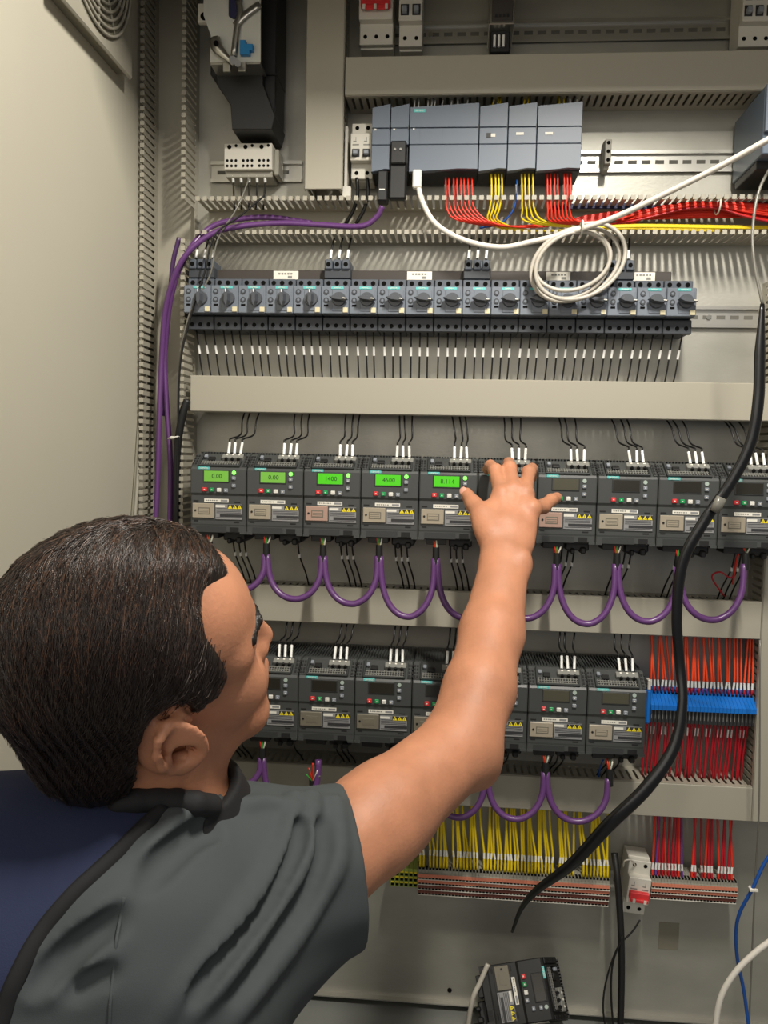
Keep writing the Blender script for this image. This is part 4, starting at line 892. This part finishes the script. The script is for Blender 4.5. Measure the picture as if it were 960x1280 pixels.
# the ring finger pair above keeps four fingers in all
FINGERS = [FINGERS[0], FINGERS[1], ([K(656, 617, 1.197), K(661, 590, 1.236), K(665, 586, 1.268), K(665, 597, 1.290)], [.0112, .0094, .0085, .0075]), FINGERS[3]]
def hand_sdf(P):
    nrm = V3(.05, .35, 1)
    d = fcap(P, WR, K(634, 668, 1.160), .030, .034, nrm, .62)
    for (u0, v0, z0), (u1, v1, z1), r0, r1 in (((622, 676, 1.155), (626, 622, 1.195), .019, .0150), ((634, 676, 1.152), (641, 616, 1.197), .019, .0150), ((646, 676, 1.152), (655, 619, 1.197), .018, .0145), ((652, 678, 1.152), (664, 634, 1.180), .016, .0135)):
        d = smin(d, fcap(P, K(u0, v0, z0), K(u1, v1, z1), r0, r1*.92, nrm, .72), .009)
    for p, r in FINGERS:
        d = smin(d, chain(P, p, r, .003), .0045)
        d = smin(d, np.linalg.norm(P-p[0]-V3(0, 0, .003), axis=1)-r[0]*.98, .008)
        d = smin(d, np.linalg.norm(P-p[1], axis=1)-r[1]*1.03, .004)
    d = smin(d, chain(P, *THUMB), .012)
    # web of the thumb and tendons on the back of the hand
    d = smin(d, fcap(P, K(607, 655, 1.165), K(620, 635, 1.182), .012, .010, nrm, .6), .016)
    for p, _ in FINGERS[:3]: d = smin(d, cap(P, p[0]*.85+K(636, 672, 1.14)*.15+V3(0, 0, .0085), p[0]*.4+K(635, 680, 1.13)*.6, .0022, .0012), .010)
    return d
def torso_core(P):
    d = cap(P, K(300, 1085, .79), K(-150, 1075, .70), .052, .052)
    d = smin(d, cap(P, K(120, 1150, .70), K(110, 1700, .66), .095, .10), .05); d = smin(d, cap(P, K(-60, 1180, .68), K(-20, 1700, .64), .085, .10), .05)
    return d
def body_sdf(P):
    d = np.full(len(P), 9.0)
    dh = np.linalg.norm(P-HT, axis=1) ; m = dh < .24; d = np.maximum(dh-.16, .03)
    if m.any(): d[m] = head_sdf(P[m])
    d = smin(d, cap(P, NT, NB, .056, .058), .03)
    d = smin(d, torso_core(P), .04); d = smin(d, arm_sdf(P), .03)
    wd = np.linalg.norm(P-K(640, 640, 1.19), axis=1); m = wd < .16; e = np.maximum(wd-.10, .03)
    if m.any(): e[m] = hand_sdf(P[m])
    return smin(d, e, .012)
person = thing('person', 'man in dark grey and navy polo shirt reaching up to the inverters', 'person', to_world(K(100, 1500, .72)[None])[0])
vs, fs = nets(body_sdf, (-.62, -.90, -1.36), (.30, .12, -.50), .0026)
nmesh('body', vs, fs, 'skin', person, 2)
# thumb nail
tn = THUMB[0][3]; td = (THUMB[0][3]-THUMB[0][2]); td /= np.linalg.norm(td); nv = V3(-.45, .1, .9); nv -= td*(nv@td); nv /= np.linalg.norm(nv); An = np.stack([td, np.cross(nv, td), nv], 1)
o = nets(lambda P: ell(P, tn+nv*.0072+td*.001, An, V3(.0078, .0062, .0022)), tn-.02, tn+.02, .0011); nmesh('thumbnail', *o, 'nail', person)
# eyes and eyebrows
for s in (1, -1):
    o = nets(lambda P: np.linalg.norm(P-hw(.0728, .006, .032*s), axis=1)-.0122, hw(.0728, .006, .032*s)-.016, hw(.0728, .006, .032*s)+.016, .0012); nmesh('eye', *o, 'eye', person)
    def brow(P):
        Q = hl_(P); pts = [V3(.0960, .034, .010*s), V3(.0905, .037, .028*s), V3(.0765, .037, .046*s), V3(.0630, .030, .056*s)]
        d = chain(Q, pts, [.0035, .0042, .004, .0022], .004); return d+.0008*np.sin(Q[:, 2]*2600+Q[:, 1]*1500)
    c = hw(.080, .034, .032*s); o = nets(brow, c-.035, c+.035, .0013); nmesh('eyebrow', *o, 'hairbase', person)
# hair
HX = [-.13, -.085, -.055, -.038, -.030, -.020, -.004, .010, .018, .06]; HY = [-.062, -.070, -.066, -.045, .000, .030, .038, .028, .008, .004]
FU = [-.02, .0, .03, .05, .075, .14]; FF = [.040, .045, .050, .045, .037, .037]
def front(Q):
    k = np.clip((.050-np.abs(Q[:, 2]))/.030, 0, 1); return np.interp(Q[:, 1], FU, FF)+.037*k*k*(3-2*k)
def skull_off(Q, o): return smin(ell(Q, V3(-.012, .045, 0), I3, V3(.095+o, .088+o, .074+o)), ell(Q, V3(.044, .055, 0), I3, V3(.044+o, .045+o, .056+o)), .025)
def hair_sdf(P, off=.010):
    Q = hl_(P); g = np.interp(Q[:, 0], HX, HY); e = np.clip(np.minimum(Q[:, 1]-g, front(Q)-Q[:, 0])/.032, 0, 1); d = skull_off(Q, 0)-.0015-off*.9*e**.6
    d = smin(d, cap(Q, V3(-.052, -.030, -.02), V3(-.052, -.030, .02), .046+off*.5), .03)
    clump = .0005*np.sin(Q[:, 0]*420+7*np.sin(Q[:, 1]*30)+Q[:, 2]*90)+.0004*np.sin(Q[:, 0]*900+Q[:, 1]*200)
    d = d+clump
    return smax(smax(d, (g-Q[:, 1])*.75, .005), (Q[:, 0]-front(Q))*.75, .004)
vs, fs = nets(hair_sdf, HT-.17, HT+.17, .0022); hair = nmesh('hair', vs, fs, 'hairbase', person, 1)
# combed strands over the hair cap
def strands(N, seed, mt, name, rmin=.00022, rmax=.00042, grey=False):
    rg = np.random.default_rng(seed); n = rg.normal(size=(N*3, 3)); n /= np.linalg.norm(n, axis=1)[:, None]
    Q0 = V3(-.008, .045, 0)+n*V3(.108, .098, .084)
    P = Q0@HM.T+HT
    def surf(P): return np.minimum(hair_sdf(P), skull_off(hl_(P), .0004))
    def grad(P):
        e = 1e-3; return np.stack([surf(P+e*I3[i])-surf(P-e*I3[i]) for i in range(3)], 1)/(2*e)
    def proj(P, off):
        for _ in range(3):
            g = grad(P); g /= (np.linalg.norm(g, axis=1)[:, None]+1e-9); P = P-g*(surf(P)-off)[:, None]
        return P, g
    off = rg.uniform(-.0005, .0014, len(P)); P, g = proj(P, off); Q = hl_(P); ok = (Q[:, 1] > np.interp(Q[:, 0], HX, HY)+rg.uniform(-.003, .004, len(P))) & (Q[:, 0] < front(Q)+rg.uniform(-.006, .0045, len(P))) & (Q[:, 1] > -.06)
    if mt == 'brownsheen': ok &= (Q[:, 1] > .05) & (np.abs(Q[:, 2]) < .06)  # lighter brown only on the crown, painting in the sheen there
    if grey: ok &= (Q[:, 0] > -.0) & (Q[:, 1] < .12) & (Q[:, 2] > .02)
    P = P[ok][:N]; off = off[ok][:N]; path = [P]; jit = rg.normal(size=P.shape)*.16; S_ = 7
    for st in range(S_):
        Q = hl_(P); dirQ = np.stack([np.full(len(P), -.55), -.25-.6*np.clip(np.abs(Q[:, 2])/.07, 0, 1), .75*np.tanh(Q[:, 2]/.03+.9)], 1)+jit
        Dv = dirQ@HM.T; P2 = P+Dv/np.linalg.norm(Dv, axis=1)[:, None]*.006; P2, g = proj(P2, off+(.0012 if st == S_-1 else 0)); path.append(P2); P = P2
    path = np.stack(path, 1); Qp = hl_(path.reshape(-1, 3)); bad = (Qp[:, 0] > front(Qp)+.0035).reshape(path.shape[:2]).any(1); path = path[~bad]; M_, L = path.shape[:2]; W = to_world(path.reshape(-1, 3))-ORG[person.name]; W = W.reshape(M_, L, 3)
    d = np.gradient(W, axis=1); d /= np.linalg.norm(d, axis=2)[..., None]+1e-9; a = np.cross(d, V3(.3, .5, .8)); a /= np.linalg.norm(a, axis=2)[..., None]+1e-9; b = np.cross(d, a)
    r = rg.uniform(rmin, rmax, (M_, 1, 1))*np.linspace(1, .35, L)[None, :, None]
    ring = np.stack([W+r*(a*math.cos(t)+b*math.sin(t)) for t in (0, 2.094, 4.189)], 2).reshape(-1, 3)
    base = (np.arange(M_)[:, None, None]*L+np.arange(L-1)[None, :, None])*3; j = np.arange(3)[None, None]; j2 = (j+1) % 3
    F_ = np.stack([base+j, base+j2, base+3+j2, base+3+j], -1).reshape(-1, 4)
    me = bpy.data.meshes.new(name); me.vertices.add(len(ring)); me.vertices.foreach_set('co', ring.ravel()); me.loops.add(F_.size); me.loops.foreach_set('vertex_index', F_.ravel().astype(np.int32)); me.polygons.add(len(F_)); me.polygons.foreach_set('loop_start', np.arange(0, F_.size, 4, dtype=np.int32)); me.polygons.foreach_set('use_smooth', np.ones(len(F_), bool)); me.update()
    me.materials.append(MATS[mt]); o = bpy.data.objects.new(name, me); COL.objects.link(o); o.parent = hair; ORG[o.name] = ORG[person.name]; o['kind'] = 'stuff'
strands(13000, 3, 'hair', 'hair_strands', .00025, .0005); strands(2600, 9, 'brownsheen', 'brown_sheen_strands', .0002, .00034); strands(420, 5, 'hairgrey', 'grey_strands', .0002, .0003, True)
# shirt
SE = K(438, 1068, .83); AX = V3(.97, .10, -.25); AX /= np.linalg.norm(AX)
def shirt_base(P):
    d = cap(P, K(300, 1092, .775), K(-170, 1085, .68), .074, .072)
    d = smin(d, fcap(P, K(150, 1190, .69), K(130, 1750, .66), .125, .13, V3(0, 0, 1), .9), .05)
    d = smin(d, fcap(P, K(-60, 1200, .66), K(-20, 1750, .64), .115, .13, V3(0, 0, 1), .9), .05)
    d = smin(d, cap(P, K(300, 1105, .765), SE, .078, .067), .03)
    d = smin(d, cap(P, K(165, 1040, .745), K(-90, 1085, .69), .046, .060), .03)
    d = smin(d, cap(P, K(290, 1180, .77), K(400, 1125, .82), .085, .055), .04)
    d = smin(d, cap(P, NT*.05+NB*.95, NB, .056, .066), .03)
    d = smin(d, cap(P, K(-170, 1085, .68), K(-330, 1300, .70), .072, .066), .03)
    return d
def hit(u, v, fn, z0=.3):
    d = V3((u-480)/FP, -(v-640)/FP, -1); d /= np.linalg.norm(d); t = z0
    for _ in range(60):
        s = fn((d*t)[None])[0]; t += s*.8
        if abs(s) < 3e-4: break
    return d*t
def onsurf(pix, dz=0):
    return [hit(u, v, shirt_base)-V3(0, 0, dz) for u, v in pix]
ridges = [([(366, 1008), (360, 1045), (333, 1100), (285, 1165), (243, 1222), (190, 1285)], .010), ([(388, 1005), (386, 1055), (356, 1120), (314, 1175), (264, 1235), (225, 1285)], .009),
          ([(418, 1012), (424, 1070), (399, 1125), (364, 1180), (322, 1235), (280, 1285)], .009), ([(262, 1008), (222, 1032), (196, 1062), (178, 1084)], .009), ([(155, 1122), (105, 1158), (45, 1212)], .009), ([(146, 1192), (88, 1222), (30, 1250)], .010), ([(240, 1010), (205, 1030)], .008), ([(300, 1012), (330, 1004), (350, 1010)], .006)]
vall = [([(376, 1030), (372, 1060), (345, 1110), (300, 1170), (252, 1230)], .005), ([(404, 1030), (406, 1070), (380, 1125), (340, 1180), (300, 1235)], .006), ([(268, 1030), (240, 1045), (212, 1070), (190, 1092)], .008), ([(150, 1142), (100, 1180), (50, 1228)], .007), ([(140, 1215), (90, 1240)], .005), ([(340, 1120), (290, 1185), (245, 1245)], .004)]
def fold(pix, r, sink):
    k = max(9, len(pix)*3); t = np.linspace(0, len(pix)-1, k); u = np.interp(t, range(len(pix)), [p[0] for p in pix]); v = np.interp(t, range(len(pix)), [p[1] for p in pix])
    ker = np.ones(3)/3; u[1:-1] = np.convolve(u, ker, 'valid'); v[1:-1] = np.convolve(v, ker, 'valid'); w = np.clip(np.sin(np.linspace(.12, math.pi-.12, k))*1.6, 0, 1)
    P = [hit(a, b, shirt_base)-V3(0, 0, r*(1.25-.62*c) if sink else r*(-.8+.8*c)) for a, b, c in zip(u, v, w)]; return P, [r]*k
RD = [fold(p, r, True) for p, r in ridges]; VL = [fold(p, r*1.3, False) for p, r in vall]
lo_s, hi_s = (-.60, -1.12, -1.02), (.06, -.12, -.44)
def shirt_sdf(P):
    d = shirt_base(P)
    m = np.abs(d) < .03
    if m.any():
        x = d[m]; q = P[m]
        for p, r in RD:
            x = smin(x, chain(q, p, r, .004), .008)
        for p, r in VL: x = smax(x, -chain(q, p, r, .004), .007)
        x = x+.0012*np.sin(q[:, 0]*55+q[:, 1]*80)*np.cos(q[:, 1]*45-q[:, 0]*30)
        d[m] = x
    d = smax(d, (P-SE)@AX, .003)
    inn = cap(P, SE-AX*.03, SE+AX*.03, .050, .056); d = np.maximum(d, -inn)
    nk = cap(P, NT, NB*1.0, .058); d = np.maximum(d, -nk)
    return d
vs, fs = nets(shirt_sdf, lo_s, hi_s, .003)
PLN = [(208, 1008), (176, 1038), (150, 1064), (122, 1090), (98, 1112), (76, 1136), (58, 1158), (42, 1182), (28, 1208), (16, 1234), (6, 1262), (-6, 1300), (-30, 1400)]
cen = vs[fs].mean(1); cu, cv = 480+FP*cen[:, 0]/-cen[:, 2], 640-FP*cen[:, 1]/-cen[:, 2]; g_ = cu > np.interp(cv, [p[1] for p in PLN], [p[0] for p in PLN])
o = nmesh('shirt', *keepfaces(vs, fs, g_), 'shirt', person, 2); o = nmesh('back_yoke', *keepfaces(vs, fs, ~g_), 'navy', person, 2); o['label'] = 'navy blue back panel of the shirt'
pp = [hit(u, v, shirt_sdf) for u, v in PLN]
m = MB(); m.tube(to_world(np.array(pp)), .0065, 'piping', n=8, sub=5, flat=.45); m.build('piping', person)['label'] = 'black piping between navy and grey fabric'
sm_ = [hit(u, v, shirt_sdf) for u, v in ((155, 1122), (150, 1150), (145, 1180), (142, 1215), (138, 1250), (136, 1290))]
m = MB(); m.tube(to_world(np.array(sm_)), .0014, 'shirt', n=6, sub=4); m.build('seam', person)
na = (NB-NT)/np.linalg.norm(NB-NT); CC = NT*.27+NB*.73
def both(P): return np.minimum(body_sdf(P), shirt_sdf(P))
cn = [hit(u, v, both)+V3(0, 0, .001) for u, v in ((150, 1003), (172, 1000), (196, 999), (220, 1001), (244, 1004), (264, 1006))]
def collar(P):
    q = P-CC; h = q@na; r = np.linalg.norm(q-h[:, None]*na, axis=1); rr = .066+.15*(h+.01)
    e = np.stack([np.abs(r-rr)-.0026, np.abs(h)-.016], 1); d = np.linalg.norm(np.maximum(e, 0), axis=1)+np.minimum(e.max(1), 0)-.0025
    d = np.maximum(d, K(262, 1000, .72)[0]-P[:, 0]); return smin(d, chain(P, cn, [.0095]*len(cn), .004), .006)
vs, fs = nets(collar, CC-.14, CC+.14, .0024); o = nmesh('collar', vs, fs, 'piping', person, 1); o['label'] = 'black collar'

# ------------------------------------------------------------------ light
def area(name, loc, tgt, sx, sy, power, col):
    l = bpy.data.lights.new(name, 'AREA'); l.shape = 'RECTANGLE'; l.size = sx; l.size_y = sy; l.energy = power; l.color = col
    o = bpy.data.objects.new(name, l); COL.objects.link(o); o.location = loc; o.rotation_euler = (Vector(tgt)-Vector(loc)).to_track_quat('-Z', 'Y').to_euler(); return o
area('ceiling_lamp', (.70, -1.02, .95), (.4, 0, -.1), .06, .34, 29, (1, .945, .85))
area('fill_light', (.2, -3.0, .5), (.4, 0, -.3), 2.2, 1.2, 17, (1, .93, .82))  # added soft fill behind the camera, stands for no known lamp
w = bpy.data.worlds.new('world'); SC.world = w; w.use_nodes = True; w.node_tree.nodes['Background'].inputs[0].default_value = (.9, .92, 1, 1); w.node_tree.nodes['Background'].inputs[1].default_value = .16
SC.view_settings.view_transform = 'Standard'; SC.view_settings.look = 'None'; SC.view_settings.gamma = 1; SC.view_settings.exposure = 0
SC.view_settings.use_curve_mapping = False
